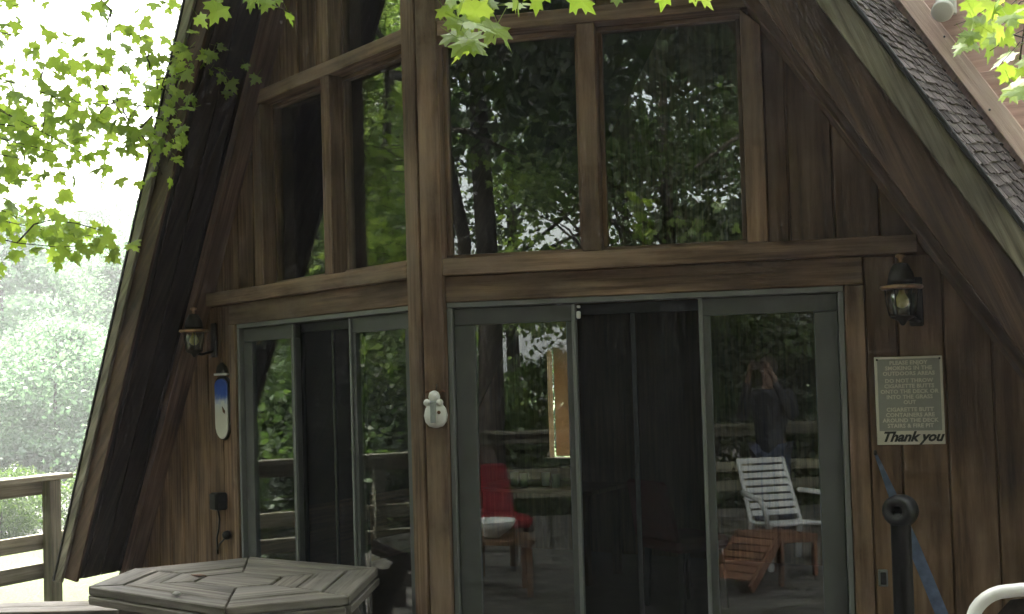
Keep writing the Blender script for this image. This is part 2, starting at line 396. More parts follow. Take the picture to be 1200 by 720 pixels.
for side in (1, -1):
    # backing wall behind the siding so that no light leaks between the planks
    wall = fpoly('wall', side, clip_poly([(2.07, -.03), (3.75, -.03), (3.75, 2.24), (2.07, 2.24)], lambda q: zin(q)+.05), -.14, -.068, MT['inner_wood'], cabin, bevel=0)
    planks(side, 2.07, 3.74, -.03, 2.182, wall, start=.06)
    wall = fpoly('wall', side, clip_poly([(1.6, 2.2), (2.4, 2.2), (2.4, 3.4), (1.6, 3.4)], lambda q: zin(q)+.05), -.14, -.068, MT['inner_wood'], cabin, bevel=0)
    planks(side, 1.657, 2.36, 2.27, 3.4, wall, start=.1)
    wall = fpoly('wall', side, clip_poly([(.86, 3.4), (1.7, 3.4), (1.7, 4.6), (.86, 4.6)], lambda q: zin(q)+.05), -.14, -.068, MT['inner_wood'], cabin, bevel=0)
    planks(side, .887, 1.65, 3.43, 4.6, wall, start=.09)
    # centre post boards and frame members
    fbox('post', side, .004, .108, -.03, 5.6, -.14, .012, TW, cabin)
    fbox('sill_beam', side, .110, 2.30, 2.186, 2.268, -.14, .012, TW, cabin, 'h')
    fbox('header', side, .110, 2.066, 2.058, 2.184, -.13, -.026, TW, cabin, 'h')
    fbox('door_trim', side, 1.984, 2.066, -.03, 2.056, -.13, -.022, TW, cabin)
    fbox('transom', side, .110, 1.60, 3.36, 3.436, -.14, .004, TW, cabin, 'h')
    fbox('mullion', side, .797, .885, 2.27, 3.358, -.14, 0, TW, cabin)
    fbox('mullion', side, .797, .885, 3.438, 4.52, -.14, 0, TW, cabin)
    fpoly('stud', side, [(1.563, 2.27), (1.655, 2.27), (1.655, zin(1.655)+.02), (1.563, 3.358)] if False else [(1.563, 2.27), (1.655, 2.27), (1.655, 3.27), (1.563, 3.356)], -.14, 0, TW, cabin)
    fbox('transom', side, .110, .795, 4.48, 4.55, -.14, .004, TW, cabin, 'h')
    # windows: stops round each pane and the pane itself
    for s0, s1, z0, z1 in ((.110, .795, 2.27, 3.358), (.887, 1.561, 2.27, 3.358), (.110, .795, 3.438, 4.478)):
        wn = fbox('window', side, s0, s1, z0, z0+.022, GLZ-.02, GLZ+.04, TW, cabin, 'h', .003)
        fbox('stop', side, s0, s1, z1-.022, z1, GLZ-.02, GLZ+.03, TW, wn, 'h', .003)
        fbox('stop', side, s0, s0+.02, z0+.024, z1-.024, GLZ-.02, GLZ+.03, TW, wn, 'v', .003)
        fbox('stop', side, s1-.02, s1, z0+.024, z1-.024, GLZ-.02, GLZ+.03, TW, wn, 'v', .003)
        pane(side, s0+.012, s1-.012, z0+.012, z1-.012, wn)
    # rafter beam lying against the facade under the roof
    raf = [(.06, zin(.06)), (3.76, zin(3.76)), (3.76, zin(3.76)+.17), (.06, zin(.06)+.17)]
    fpoly('rafter', side, raf, -.14, .075, MT['barge_wood'], cabin, axis=F(side, 1, -SI)-F(side, 0, 0))
    # door: metal frame, fixed panels, screen
    FM, PP = MT['frame_metal'], MT['panel_paint']
    fr = fbox('door_frame', side, .112, 1.980, 2.030, 2.056, -.15, -.034, FM, cabin, 'h', .003)
    fbox('jamb', side, .112, .136, -.02, 2.028, -.15, -.034, FM, fr, 'v', .003)
    fbox('jamb', side, 1.955, 1.980, -.02, 2.028, -.15, -.034, FM, fr, 'v', .003)
    fbox('threshold', side, .138, 1.953, -.02, .03, -.15, -.034, FM, fr, 'h', .003)
    def panel(s0, s1, o, wl, wr, edge):
        pn = fbox('door_panel', side, s0, s1, 1.945, 2.026, o-.035, o, PP, cabin, 'h', .003)
        fbox('stile', side, s0, s0+wl, .034, 1.943, o-.035, o, PP, pn, 'v', .003)
        fbox('stile', side, s1-wr, s1, .034, 1.943, o-.035, o, PP, pn, 'v', .003)
        fbox('bottom_rail', side, s0+wl+.001, s1-wr-.001, .034, .15, o-.035, o, PP, pn, 'h', .003)
        fpoly('pane', side, [(s0+wl-.01, .14), (s1-wr+.01, .14), (s1-wr+.01, 1.955), (s0+wl-.01, 1.955)], o-.021, o-.013, MT['glass'], pn, bevel=0)
        if edge: fbox('edge_strip', side, edge[0], edge[1], .034, 2.026, o, o+.012, FM, pn, 'v', .002)
    panel(.138, .745, -.065, .105, .05, (.725, .743))
    panel(1.325, 1.953, -.065, .055, .105, (1.327, 1.345))
    # insect screen in the middle bay, set behind the panels, with its own thin frame
    sc = fbox('screen_door', side, .70, 1.37, 1.975, 2.026, -.135, -.115, MT['black_metal'], cabin, 'h', .002)
    fbox('stile', side, .70, .74, .034, 1.973, -.135, -.115, MT['black_metal'], sc, 'v', .002)
    fbox('stile', side, 1.33, 1.37, .034, 1.973, -.135, -.115, MT['black_metal'], sc, 'v', .002)
    fbox('stile', side, 1.0, 1.022, .034, 1.973, -.132, -.118, MT['black_metal'], sc, 'v', .002)
    fpoly('mesh_panel', side, [(.735, .034), (1.335, .034), (1.335, 1.98), (.735, 1.98)], -.127, -.125, MT['screen_mesh'], sc, bevel=0)

# roof: each slope a slab with a slanted front cut, wider trim on top of a brown barge board
ZE = .36
C_IN, C_MID, C_OUT, C_REAR = 6.05, 6.375, 6.60, 6.80
Y1, Y2 = 1.6, 5.6
def rp(side, c, x, y): return Vector((side*x, y, c-1.642*x))
def yf(x, off=-.46): return off+TT*x
def hexa(name, A, B, mat, parent, axis, bevel=0):
    """A: four corners of one face, B: the matching four of the opposite face"""
    bm = bmesh.new(); a = [bm.verts.new(p) for p in A]; b = [bm.verts.new(p) for p in B]
    bm.faces.new(a[::-1]); bm.faces.new(b)
    for i in range(4): bm.faces.new((a[i], a[(i+1) % 4], b[(i+1) % 4], b[i]))
    bmesh.ops.recalc_face_normals(bm, faces=bm.faces)
    if bevel: bmesh.ops.bevel(bm, geom=list(bm.edges), offset=bevel, segments=1, affect='EDGES')
    uv_grain(bm, axis)
    return link(name, mesh_bm(bm), mat, parent)
for side in (1, -1):
    dn = Vector((side*1, 0, -1.642)).normalized()
    def edge(c, off): xe = xof(c, ZE); return rp(side, c, 0, yf(0, off)), rp(side, c, xe, yf(xe, off))
    i0, i1 = edge(C_IN, -.43); o0, o1 = edge(C_OUT-.10, -.43)
    xi, xo = xof(C_IN, ZE), xof(C_REAR-.10, ZE)
    bi0, bi1 = rp(side, C_IN, 0, Y1), rp(side, C_IN, xi, Y1)
    bo0, bo1 = rp(side, C_REAR-.10, 0, Y1), rp(side, C_REAR-.10, xo, Y1)
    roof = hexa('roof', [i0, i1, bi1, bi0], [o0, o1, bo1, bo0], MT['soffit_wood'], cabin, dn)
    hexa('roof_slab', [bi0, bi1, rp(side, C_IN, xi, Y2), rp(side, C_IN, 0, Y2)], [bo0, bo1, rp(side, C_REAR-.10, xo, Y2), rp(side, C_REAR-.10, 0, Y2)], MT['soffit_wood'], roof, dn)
    def strip(name, c0, c1, f0, f1, mat, end=ZE):
        a0, a1 = rp(side, c0, 0, yf(0, f0)), rp(side, c0, xof(c0, end), yf(xof(c0, end), f0))
        b0, b1 = rp(side, c1, 0, yf(0, f0)), rp(side, c1, xof(c1, end), yf(xof(c1, end), f0))
        sh = Vector((0, f1-f0, 0))
        return hexa(name, [a0, a1, b1, b0], [a0+sh, a1+sh, b1+sh, b0+sh], mat, roof, dn, .004)
    strip('barge_board', C_IN-.02, C_MID+.02, -.431, -.455, MT['barge_dark'], ZE-.02)
    strip('rake_trim', C_MID, C_OUT-.035, -.456, -.482, MT['weathered_trim'], ZE-.05)
    strip('drip_edge', C_OUT-.034, C_OUT+.004, -.43, -.492, MT['black_metal'], ZE-.05)
    # boards of the soffit, laid along the slope, standing a little off the slab
    for k in range(3):
        y0, y1 = -.405+k*.15, -.405+k*.15+.143
        xe = xof(C_IN, ZE)
        q = [rp(side, C_IN-.004, .1, yf(.1, y0)), rp(side, C_IN-.004, xe-.005, yf(xe, y0)), rp(side, C_IN-.004, xe-.005, yf(xe, y1)), rp(side, C_IN-.004, .1, yf(.1, y1))]
        nr = Vector((side*1.642, 0, 1)).normalized()*-.012
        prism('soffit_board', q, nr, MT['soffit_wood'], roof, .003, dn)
    # shingle courses: real stepped courses cut into tabs with uneven butts, one joined piece
    verts, faces = [], []
    nrm = Vector((side*1.642, 0, 1)).normalized(); slope_len = math.hypot(xof(C_OUT, ZE), C_OUT-ZE)
    def rs(t, yy):        # point on the outer slope: t metres down from the ridge, depth yy
        x = t*dn.x*side
        f = min(1, max(0, (yy-yf(x))/(Y1-yf(x)))) if Y1 > yf(x) else 1
        c = C_OUT-.03+(C_REAR-C_OUT)*f
        return rp(side, c, x, yy)
    rnd = random.Random(5+side); ex = .055; nrow = int(slope_len/ex)
    for i in range(nrow+1):
        t1 = min(slope_len+.03, (i+1)*ex); t0 = t1-ex-.03
        if t0 < 0: t0 = 0
        y0 = yf(t1*dn.x*side)-.028
        yy = y0+rnd.uniform(-.006, .004); first = True
        while yy < (Y2 if side < 0 else Y2):
            wd = rnd.choice((.07, .09, .12)) if yy < 3 else 1.2
            if first: wd *= rnd.uniform(.4, 1); first = False
            lift = rnd.uniform(.009, .016); dt = rnd.uniform(-.01, .01)
            ya, yb = yy+.003, min(yy+wd-.003, Y2)
            b = len(verts)
            for hh, tt in ((.002, t0), (lift, t1+dt)):
                for yv in (ya, yb): verts.append(rs(tt, yv)+nrm*(hh+.006))
            for hh, tt in ((-.003, t0), (lift-.010, t1+dt)):
                for yv in (ya, yb): verts.append(rs(tt, yv)+nrm*(hh+.006))
            faces += [(b, b+1, b+3, b+2), (b+2, b+3, b+7, b+6), (b, b+2, b+6, b+4), (b+1, b+5, b+7, b+3)]
            yy += wd
    me = bpy.data.meshes.new('shingles'); me.from_pydata(verts, [], faces)
    tag(link('shingles', me, MT['shingle'], roof), kind='stuff')
# ridge cap
prism('ridge_cap', [(-.14, -.5, 6.42), (0, -.5, 6.66), (.14, -.5, 6.42), (0, -.5, 6.60)], (0, 6.2, 0), MT['shingle'], cabin, 0, (0, 1, 0))

# dormer on the right slope, pink-brown boards, its cheek facing the deck
CD = 6.87
dorm = prism('dormer', [(1.55, Y1+.06, CD-.16-1.642*1.55), (3.3, Y1+.06, CD-.16-1.642*3.3), (3.3, Y1+.06, 4.62), (1.2, Y1+.06, 4.9)], (0, 4, 0), MT['dormer_wood'], cabin, 0, (0, 1, 0))
zb = 1.3
while zb < 4.85:
    z1 = zb+.17
    xl = lambda z: (CD-z)/1.642+.03
    if z1 < 4.6:
        prism('dormer_board', [(min(xl(zb), 3.29), Y1+.055, zb), (3.3, Y1+.055, zb), (3.3, Y1+.04, z1-.004), (xl(z1), Y1+.04, z1-.004)], (0, -.016, 0), MT['dormer_wood'], dorm, .002, (1, 0, 0)) if xl(zb) < 3.29 else None
    zb = z1
dr = Vector((1, 0, -1.642)).normalized()
hexa('dormer_rake', [rp(1, CD-.02, 1.35, Y1+.022), rp(1, CD-.02, 3.3, Y1+.022), rp(1, CD+.16, 3.3, Y1+.022), rp(1, CD+.16, 1.35, Y1+.022)],
     [rp(1, CD-.02, 1.35, Y1-.012), rp(1, CD-.02, 3.3, Y1-.012), rp(1, CD+.16, 3.3, Y1-.012), rp(1, CD+.16, 1.35, Y1-.012)], MT['dormer_trim'], dorm, dr, .004)
prism('dormer_roof', [(1.1, Y1-.15, 4.93), (3.55, Y1-.15, 4.60), (3.55, Y1-.15, 4.70), (1.1, Y1-.15, 5.03)], (0, 4.3, 0), MT['shingle'], dorm, 0, (0, 1, 0))
for k in range(9):
    x = 1.6+k*.2; p = rp(1, CD+.03+.08*(k % 2), x, Y1-.016)
    lathe('nail_head', [(.0, -.003), (.006, -.003), (.006, .0), (.003, .002)], p, MT['iron_dark'], dorm, 8, rot=Matrix.Rotation(R(90), 3, 'X'))
# flood light on the cheek
fl = empty('flood_light', (2.2, Y1, 3.5), 'small white flood light on the pink dormer wall', 'light')
prism('base_plate', [(2.16, Y1+.03, 3.48), (2.26, Y1+.03, 3.48), (2.26, Y1+.03, 3.60), (2.16, Y1+.03, 3.60)], (0, -.03, 0), MT['white_gloss'], fl, .006)
lathe('lamp_head', [(.02, 0), (.03, .03), (.055, .1), (.055, .12), (.045, .125)], (2.21, Y1-.01, 3.53), MT['white_gloss'], fl, 16, rot=Matrix.Rotation(R(120), 3, 'X'))
lathe('bracket', [(.012, 0), (.012, .05)], (2.21, Y1-.0, 3.545), MT['iron_dark'], fl, 8, rot=Matrix.Rotation(R(90), 3, 'X'))

# inside: floor, rear wall with a window, the side walls are the roof slopes
YR = 5.0
prism('interior_floor', [(0, .06, -.05), (3.5, .06+3.5*TT, -.05), (3.5, YR, -.05), (-3.5, YR, -.05), (-3.5, .06+3.5*TT, -.05)], (0, 0, .052), MT['inner_floor'], cabin, 0, (0, 1, 0))
for side in (1, -1):
    bar('knee_wall', (side*3.36, 1.25, .28), (side*3.36, YR, .28), .1, .7, MT['inner_wood'], cabin)  # unseen low walls added to stop light leaking in under the eaves
rear = empty('rear_wall', (0, YR, 0), parent=cabin)
def rbox(name, x0, x1, z0, z1, mat='inner_wood', y=YR, d=.1, par=None):
    poly = [(x0, z0), (x1, z0), (x1, z1), (x0, z1)]
    for sg in (1, -1):
        poly = [(sg*a, b) for a, b in clip_poly([(sg*a, b) for a, b in poly], lambda q: 6.1-1.642*q)]
    return prism(name, [(a, y, b) for a, b in poly], (0, d, 0), MT[mat], par or rear, 0, (0, 0, 1))
WX0, WX1, WZ0, WZ1 = -2.06, -1.80, .88, 1.92
rbox('wall_panel', -3.7, WX0, -.3, 6); rbox('wall_panel', WX1, 3.7, -.3, 6)
rbox('wall_panel', WX0, WX1, -.3, WZ0); rbox('wall_panel', WX0, WX1, WZ1, 6)
rbox('window_sill', WX0-.03, WX1+.03, WZ0-.04, WZ0, 'trim_wood', YR-.06, .055)
rbox('curtain', -1.97, WX1+.02, WZ0+.02, WZ1+.05, 'curtain', YR-.03, .008)

# ------------------------------------------------------------------ things inside
def dining_chair(p, rz, label):
    t = empty('red_chair', p, label, 'chair', 'red chairs', rz)
    def L3(v): return Matrix.Translation(Vector(p)) @ Matrix.Rotation(rz, 4, 'Z') @ Vector(v)
    def bx(name, x0, x1, y0, y1, z0, z1, mat, bev=.01):
        prism(name, [L3((x0, y0, z0)), L3((x1, y0, z0)), L3((x1, y1, z0)), L3((x0, y1, z0))], (0, 0, z1-z0), MT[mat], t, bev, (0, 0, 1))
    bx('seat', -.24, .24, -.22, .24, .42, .52, 'red_cloth', .03)
    # backrest leans and narrows towards the top
    q = [L3((-.24, .20, .50)), L3((.24, .20, .50)), L3((.20, .29, .92)), L3((-.20, .29, .92))]
    prism('backrest', q, (L3((0, .07, 0))-L3((0, 0, 0))), MT['red_cloth'], t, .02, (0, 0, 1))
    for sx in (-1, 1):
        for sy in (-1, 1): bar('leg', L3((sx*.21, sy*.19+.01, .0)), L3((sx*.19, sy*.17+.01, .43)), .04, .04, MT['iron_dark'], t)
    return t
def floorp(x, y, depth, z=.006):
    p = px(x, y, depth); return Vector((p.x, p.y, z))
dining_chair(Vector((.62, -3.75, .002)), R(165), 'red chair on the deck reflected in the left pane beside the centre post')
dining_chair(floorp(800, 560, 8.0), R(150), 'dim red chair seen through the dark middle screen of the right door')
tp = Vector((.52, -3.05, .002))
t = empty('low_table', tp, 'small dark low table under a white bowl, reflected beside the centre post', 'table')
prism('top', [tp+Vector((a*.3, b*.22, .40)) for a, b in ((-1, -1), (1, -1), (1, 1), (-1, 1))], (0, 0, .035), MT['inner_wood'], t, .005, (1, 0, 0))
for a in (-1, 1):
    for b in (-1, 1): bar('leg', tp+Vector((a*.26, b*.18, 0)), tp+Vector((a*.26, b*.18, .398)), .045, .045, MT['inner_wood'], t)
bw = lathe('white_bowl', [(.06, 0), (.07, .012), (.15, .07), (.19, .13), (.18, .135), (.14, .08), (.04, .03)], tp+Vector((0, 0, .437)), MT['white_gloss'], None, 24)
tag(bw, 'white bowl on the low table reflected in the left door pane', 'bowl')
tp = floorp(640, 560, 9.4)
t = empty('dining_table', tp, 'dark dining table deep inside the cabin below the rear window', 'table')
prism('top', [tp+Vector((a*.6, b*.35, .72)) for a, b in ((-1, -1), (1, -1), (1, 1), (-1, 1))], (0, 0, .035), MT['inner_wood'], t, .005, (1, 0, 0))
for a in (-1, 1):
    for b in (-1, 1): bar('leg', tp+Vector((a*.5, b*.28, 0)), tp+Vector((a*.5, b*.28, .718)), .06, .06, MT['inner_wood'], t)
for k, (dx, dy) in enumerate([(-.25, -.1), (-.1, -.2), (.05, -.1), (.2, -.2)]):
    g = lathe('drinking_glass', [(.025, 0), (.03, .01), (.036, .11), (.033, .11), (.026, .015)], tp+Vector((dx, dy, .756)), MT['white_gloss'], None, 14)
    tag(g, 'small white cup in a row on the dark dining table indoors', 'cup', 'cups on the dining table')

# ------------------------------------------------------------------ things on the facade
def lantern(side, label):
    s, zc = 2.21, 2.02
    base = F(side, s, zc, .14)
    t = empty('wall_lantern', F(side, s, zc, -.04), label, 'lantern', 'carriage lanterns on the cabin')
    rot = Matrix.Rotation(0, 3, 'Z')
    fbox('backplate', side, s+.05, s+.11, 1.86, 2.08, -.045, -.025, MT['iron_dark'], t, 'v', .006)
    tube('arm', [F(side, s+.08, 1.90, -.03), F(side, s+.08, 1.88, .05), F(side, s+.04, 1.885, .12), base+Vector((0, 0, -.125))], .009, MT['iron_dark'], t)
    lathe('finial', [(.004, .155), (.02, .15), (.022, .14), (.008, .13), (.012, .12), (.006, .112)], base, MT['copper'], t, 16)
    lathe('hood', [(.012, .112), (.03, .108), (.05, .07), (.056, .04), (.058, .02)], base, MT['iron_dark'], t, 20)
    lathe('rim', [(.058, .018), (.088, .014), (.092, .004), (.084, -.004), (.06, -.002)], base, MT['copper'], t, 20)
    lathe('glass_body', [(.066, -.005), (.062, -.06), (.052, -.115), (.050, -.115), (.058, -.06), (.062, -.006)], base, MT['glass'], t, 12)
    lathe('bulb', [(.012, -.005), (.014, -.02), (.028, -.045), (.03, -.06), (.02, -.078), (.006, -.085)], base, MT['bulb'], t, 16)
    lathe('bottom_cup', [(.054, -.116), (.05, -.125), (.02, -.14), (.01, -.155), (.004, -.16)], base, MT['iron_dark'], t, 16)
    for k in range(6):
        a = k*math.pi/3+.3
        d = Vector((math.cos(a), math.sin(a), 0))
        tube('cage_bar', [base+d*.069+Vector((0, 0, -.004)), base+d*.064+Vector((0, 0, -.06)), base+d*.054+Vector((0, 0, -.117))], .003, MT['iron_dark'], t, 5)
    return t
lantern(1, 'copper and glass carriage lantern above the cream sign on the right wall')
lantern(-1, 'copper and glass carriage lantern in the dark corner above the blue plaque')

# notice with rows of small light lettering and a hand lettered thank you
def text_mesh(body, size, align='CENTER', bold=0.0, extrude=.0008, shear=0.0, space=1.0):
    cu = bpy.data.curves.new('lettering', 'FONT'); cu.body = body; cu.size = size; cu.align_x = align; cu.align_y = 'CENTER'
    cu.extrude = extrude; cu.shear = shear; cu.space_character = space; cu.resolution_u = 2; cu.offset = bold
    o = bpy.data.objects.new('lettering', cu); COL.objects.link(o)
    bpy.context.view_layer.update()
    me = bpy.data.meshes.new_from_object(o.evaluated_get(bpy.context.evaluated_depsgraph_get()))
    bpy.data.objects.remove(o); bpy.data.curves.remove(cu)
    return me
SG0, SG1, SZ0, SZ1 = 2.102, 2.392, 1.332, 1.726
sg = empty('notice_board', F(1, 2.25, SZ0, -.04), 'cream framed notice with rows of small lettering and Thank you, on siding', 'sign')
fbox('board', 1, SG0, SG1, SZ0, SZ1, -.044, -.034, MT['sign_cream'], sg, 'v', .002)
fbox('face', 1, SG0+.012, SG1-.012, SZ0+.062, SZ1-.010, -.034, -.0325, MT['sign_face'], sg, 'v', 0)
FM4 = Matrix(((CA, 0, SA, 0), (SA, 0, -CA, 0), (0, 1, 0, 0), (0, 0, 0, 1)))     # text x -> along facade, y -> up
def put_text(body, s, z, size, o, mat, parent, **kw):
    me = text_mesh(body, size, **kw); M4 = FM4.copy(); p = F(1, s, z, o)
    M4[0][3], M4[1][3], M4[2][3] = p
    me.transform(M4)
    return link('lettering', me, MT[mat], parent)
ROWS = ['PLEASE ENJOY', 'SMOKING IN THE', 'OUTDOORS AREAS', None, 'DO NOT THROW', 'CIGARETTE BUTTS', 'ONTO THE DECK OR', 'INTO THE GRASS', 'OUT', None, 'CIGARETTE BUTT', 'CONTAINERS ARE', 'AROUND THE DECK', 'STAIRS & FIRE PIT']
z = SZ1-.028
for r_ in ROWS:
    if r_ is None: z -= .008; continue
    put_text(r_, 2.247, z, .0245, -.0317, 'sign_cream', sg, space=1.04, bold=.0007); z -= .0242
put_text('Thank you', 2.25, SZ0+.034, .062, -.0332, 'ink', sg, shear=.4, extrude=.0012, space=.98, bold=.0022)
for s_, z_ in ((SG0+.012, SZ1-.012), (SG1-.012, SZ1-.012)):
    lathe('screw', [(.005, 0), (.005, .002), (.002, .003)], F(1, s_, z_, -.034), MT['iron_dark'], sg, 8, rot=Matrix.Rotation(R(90), 3, 'X'))

# painted plaque by the left door
pl = empty('painted_plaque', F(-1, 2.185, 1.34, -.04), 'long rounded plaque painted blue above and cream below, left of the door', 'plaque')
def oval(sc, ec, zc, hw, hh, n=10):
    pts = []
    for i in range(n+1): a = math.pi*i/n; pts.append((ec+hw*math.cos(a), zc+hh-hw*.5+hw*.5*math.sin(a)))
    for i in range(n+1): a = math.pi+math.pi*i/n; pts.append((ec+hw*math.cos(a), zc-hh+hw*1.1+hw*1.1*math.sin(a)))
    return pts
fpoly('backing', -1, oval(0, 2.185, 1.535, .098, .205), -.043, -.03, MT['iron_dark'], pl, bevel=.002)
fpoly('painted_face', -1, oval(0, 2.185, 1.53, .086, .192), -.03, -.02, MT['plaque_paint'], pl, bevel=.004)
fbox('clasp', -1, 2.10, 2.27, 1.742, 1.755, -.04, -.018, MT['white_plastic'], pl, 'h', .002)
fpoly('roofed_top', -1, [(2.12, 1.757), (2.25, 1.757), (2.235, 1.80), (2.185, 1.825), (2.135, 1.80)], -.043, -.02, MT['iron_dark'], pl, bevel=.003)
fpoly('painted_bird', -1, [(2.135, 1.50), (2.155, 1.51), (2.165, 1.545), (2.15, 1.535), (2.13, 1.515)], -.0198, -.017, MT['brown_felt'], pl, bevel=.0)

# snowman on the post
o_ = .05; ps = .066
sm = empty('snowman_ornament', F(1, ps, 1.47, .012), 'small white snowman ornament with grey scarf hung on the centre post', 'ornament')
FR = Matrix.Rotation(TA, 3, 'Z')
lathe('body', [(.01, -.065), (.035, -.058), (.054, -.035), (.06, -.005), (.052, .028), (.034, .05), (.014, .06)], F(1, ps, 1.515, .045), MT['white_gloss'], sm, 20, 1, .55, FR)
lathe('head', [(.005, -.03), (.022, -.022), (.03, 0), (.024, .02), (.006, .03)], F(1, ps-.004, 1.60, .05), MT['white_gloss'], sm, 16, 1, .7, FR)
for dx in (-.038, .026):
    lathe('mitten', [(.004, -.018), (.015, -.01), (.018, .002), (.012, .014), (.003, .018)], F(1, ps+dx, 1.572, .062), MT['white_gloss'], sm, 12, 1, .8, FR)
lathe('scarf', [(.026, -.008), (.033, 0), (.026, .01)], F(1, ps-.002, 1.572, .05), MT['grey_scarf'], sm, 16, 1, .7, FR)
prism('scarf_tail', [F(1, ps-.018, 1.575, .075), F(1, ps+.012, 1.575, .075), F(1, ps+.010, 1.475, .082), F(1, ps-.016, 1.475, .082)], F(1, 0, 0, .006), MT['grey_scarf'], sm, .002, (0, 0, 1))
for sg_ in (-1, 1):
    tube('antler', [F(1, ps+sg_*.015, 1.615, .045), F(1, ps+sg_*.034, 1.63, .04), F(1, ps+sg_*.05, 1.622, .04)], [.008, .007, .004], MT['brown_felt'], sm, 6)
lathe('button', [(.008, 0), (.009, .004), (.003, .008)], F(1, ps+.026, 1.525, .078), MT['brown_felt'], sm, 10, rot=Matrix.Rotation(TA, 3, 'Z') @ Matrix.Rotation(R(90), 3, 'X'))
tube('hanger', [F(1, ps, 1.63, .03), F(1, ps, 1.66, .016)], .0025, MT['iron_dark'], sm, 5)

# outlets and box
t = empty('meter_box', F(-1, 2.215, .90, -.04), 'small black electrical box with a loose cord on the left wall', 'box')
fbox('case', -1, 2.17, 2.26, .89, 1.0, -.045, .03, MT['black_metal'], t, 'v', .008)
fbox('cover', -1, 2.175, 2.255, .895, .995, .03, .038, MT['black_metal'], t, 'v', .004)
tube('cord', [F(-1, 2.215, .89, 0), F(-1, 2.235, .83, -.02), F(-1, 2.27, .76, -.03), F(-1, 2.30, .70, -.03), F(-1, 2.29, .6, -.03)], .006, MT['black_metal'], t, 6)
t = empty('wall_plug', F(-1, 2.12, .74, -.04), 'small dark plug with a cord low on the left wall', 'plug')
lathe('plug_body', [(.028, 0), (.03, .015), (.024, .035), (.01, .045)], F(-1, 2.13, .737, -.03), MT['black_metal'], t, 12, rot=Matrix.Rotation(-TA, 3, 'Z') @ Matrix.Rotation(R(90), 3, 'X'))
tube('cord', [F(-1, 2.13, .73, -.012), F(-1, 2.19, .70, -.02), F(-1, 2.26, .67, -.03), F(-1, 2.30, .62, -.03)], .006, MT['black_metal'], t, 6)
t = empty('wall_outlet', F(1, 2.105, .70, -.04), 'small grey outlet box low beside the right door trim', 'outlet')
fbox('cover', 1, 2.085, 2.125, .70, .775, -.045, -.025, MT['frame_metal'], t, 'v', .004)
fbox('socket', 1, 2.093, 2.117, .71, .765, -.025, -.018, MT['black_metal'], t, 'v', .003)
t = empty('door_clip', F(1, .756, 1.95, -.07), 'tiny white clip at the top of the left sliding panel', 'clip')
fbox('upper_tab', 1, .752, .768, 2.005, 2.018, -.075, -.05, MT['white_plastic'], t, 'v', .003)
fbox('lower_tab', 1, .75, .768, 1.955, 1.99, -.075, -.045, MT['white_plastic'], t, 'v', .004)

# ------------------------------------------------------------------ things on the deck
TC = Vector((-.80, -.46, 0)); TZ = .74
hexv = [Vector(v) for v in ((-1.37, -.89, 0), (-1.57, -.43, 0), (-1.25, .07, 0), (-.35, .05, 0), (-.03, -.58, 0), (-.37, -.99, 0))]
tb = empty('picnic_table', TC, 'weathered grey six sided picnic table with mitred boards at lower left', 'table')
GW = MT['grey_wood']
rings = [1.0, .765, .53, .30]
for ri in range(3):
    f0, f1 = rings[ri], rings[ri+1]+.012
    for k in range(6):
        a, b = hexv[k], hexv[(k+1) % 6]; g = (b-a).normalized()*.003
        q = [TC+(a-TC)*f0+g, TC+(b-TC)*f0-g, TC+(b-TC)*f1-g, TC+(a-TC)*f1+g]
        dz = random.uniform(-.003, .003)
        prism('board', [p+Vector((0, 0, TZ-.04+dz)) for p in q], (0, 0, .04), GW, tb, .005, b-a)
prism('centre_board', [TC+(v-TC)*.295+Vector((0, 0, TZ-.04)) for v in hexv], (0, 0, .04), GW, tb, .005, (1, 0, 0))
for k in range(6):     # apron under the edge
    a, b = TC+(hexv[k]-TC)*.985, TC+(hexv[(k+1) % 6]-TC)*.985; d = (b-a).normalized()
    bar('apron', a+d*.012+Vector((0, 0, TZ-.064)), b-d*.012+Vector((0, 0, TZ-.064)), .036, .036, GW, tb)
for k in range(6):
    v = hexv[k]; top = TC+(v-TC)*.72; bot = TC+(v-TC)*1.12
    bar('leg', bot, top+Vector((0, 0, TZ-.11)), .09, .09, GW, tb)
bc = Vector((-2.42, -.36, 0)); bd = Vector((.83, .45, 0)).normalized(); bn = Vector((-bd.y, bd.x, 0))
for k in (-1, 1):
    c = bc+bn*k*.075
    bar('bench_board', c-bd*.62+Vector((0, 0, .44)), c+bd*.62+Vector((0, 0, .44)), .14, .04, GW, tb)
for k in (-.42, .36):
    bar('bench_leg', bc+bd*k+Vector((0, 0, 0)), bc+bd*k+Vector((0, 0, .418)), .09, .09, GW, tb)
    bar('bench_brace', bc+bd*k+Vector((0, 0, .38)), TC+(hexv[1]-TC)*.7+bn*k*.3+Vector((0, 0, .42)), .04, .09, GW, tb)
pc2 = Vector((.62, -1.15, 0)); d2 = Vector((.72, .69, 0)).normalized(); n2 = Vector((-d2.y, d2.x, 0))
for p_, lb in ((px(207, 692, 5.05), 'tiny dark pebble on the near left of the picnic table'), (px(232, 668, 5.55), 'dry brown leaf lying on the far half of the picnic table')):
    p_ = Vector((p_.x, p_.y, TZ+.004))
    if 'pebble' in lb:
        o = lathe('pebble', [(.004, 0), (.016, .003), (.018, .01), (.01, .018), (.002, .02)], p_, MT['gravel'], None, 10, 1.4, .9); tag(o, lb, 'pebble')
    else:
        o = prism('fallen_leaf', [p_+Vector(v) for v in ((-.05, 0, .001), (-.01, -.016, .002), (.05, .004, .003), (.0, .018, .004))], (0, 0, .003), MT['brown_felt'], None, 0, (1, 0, 0)); tag(o, lb, 'leaf')

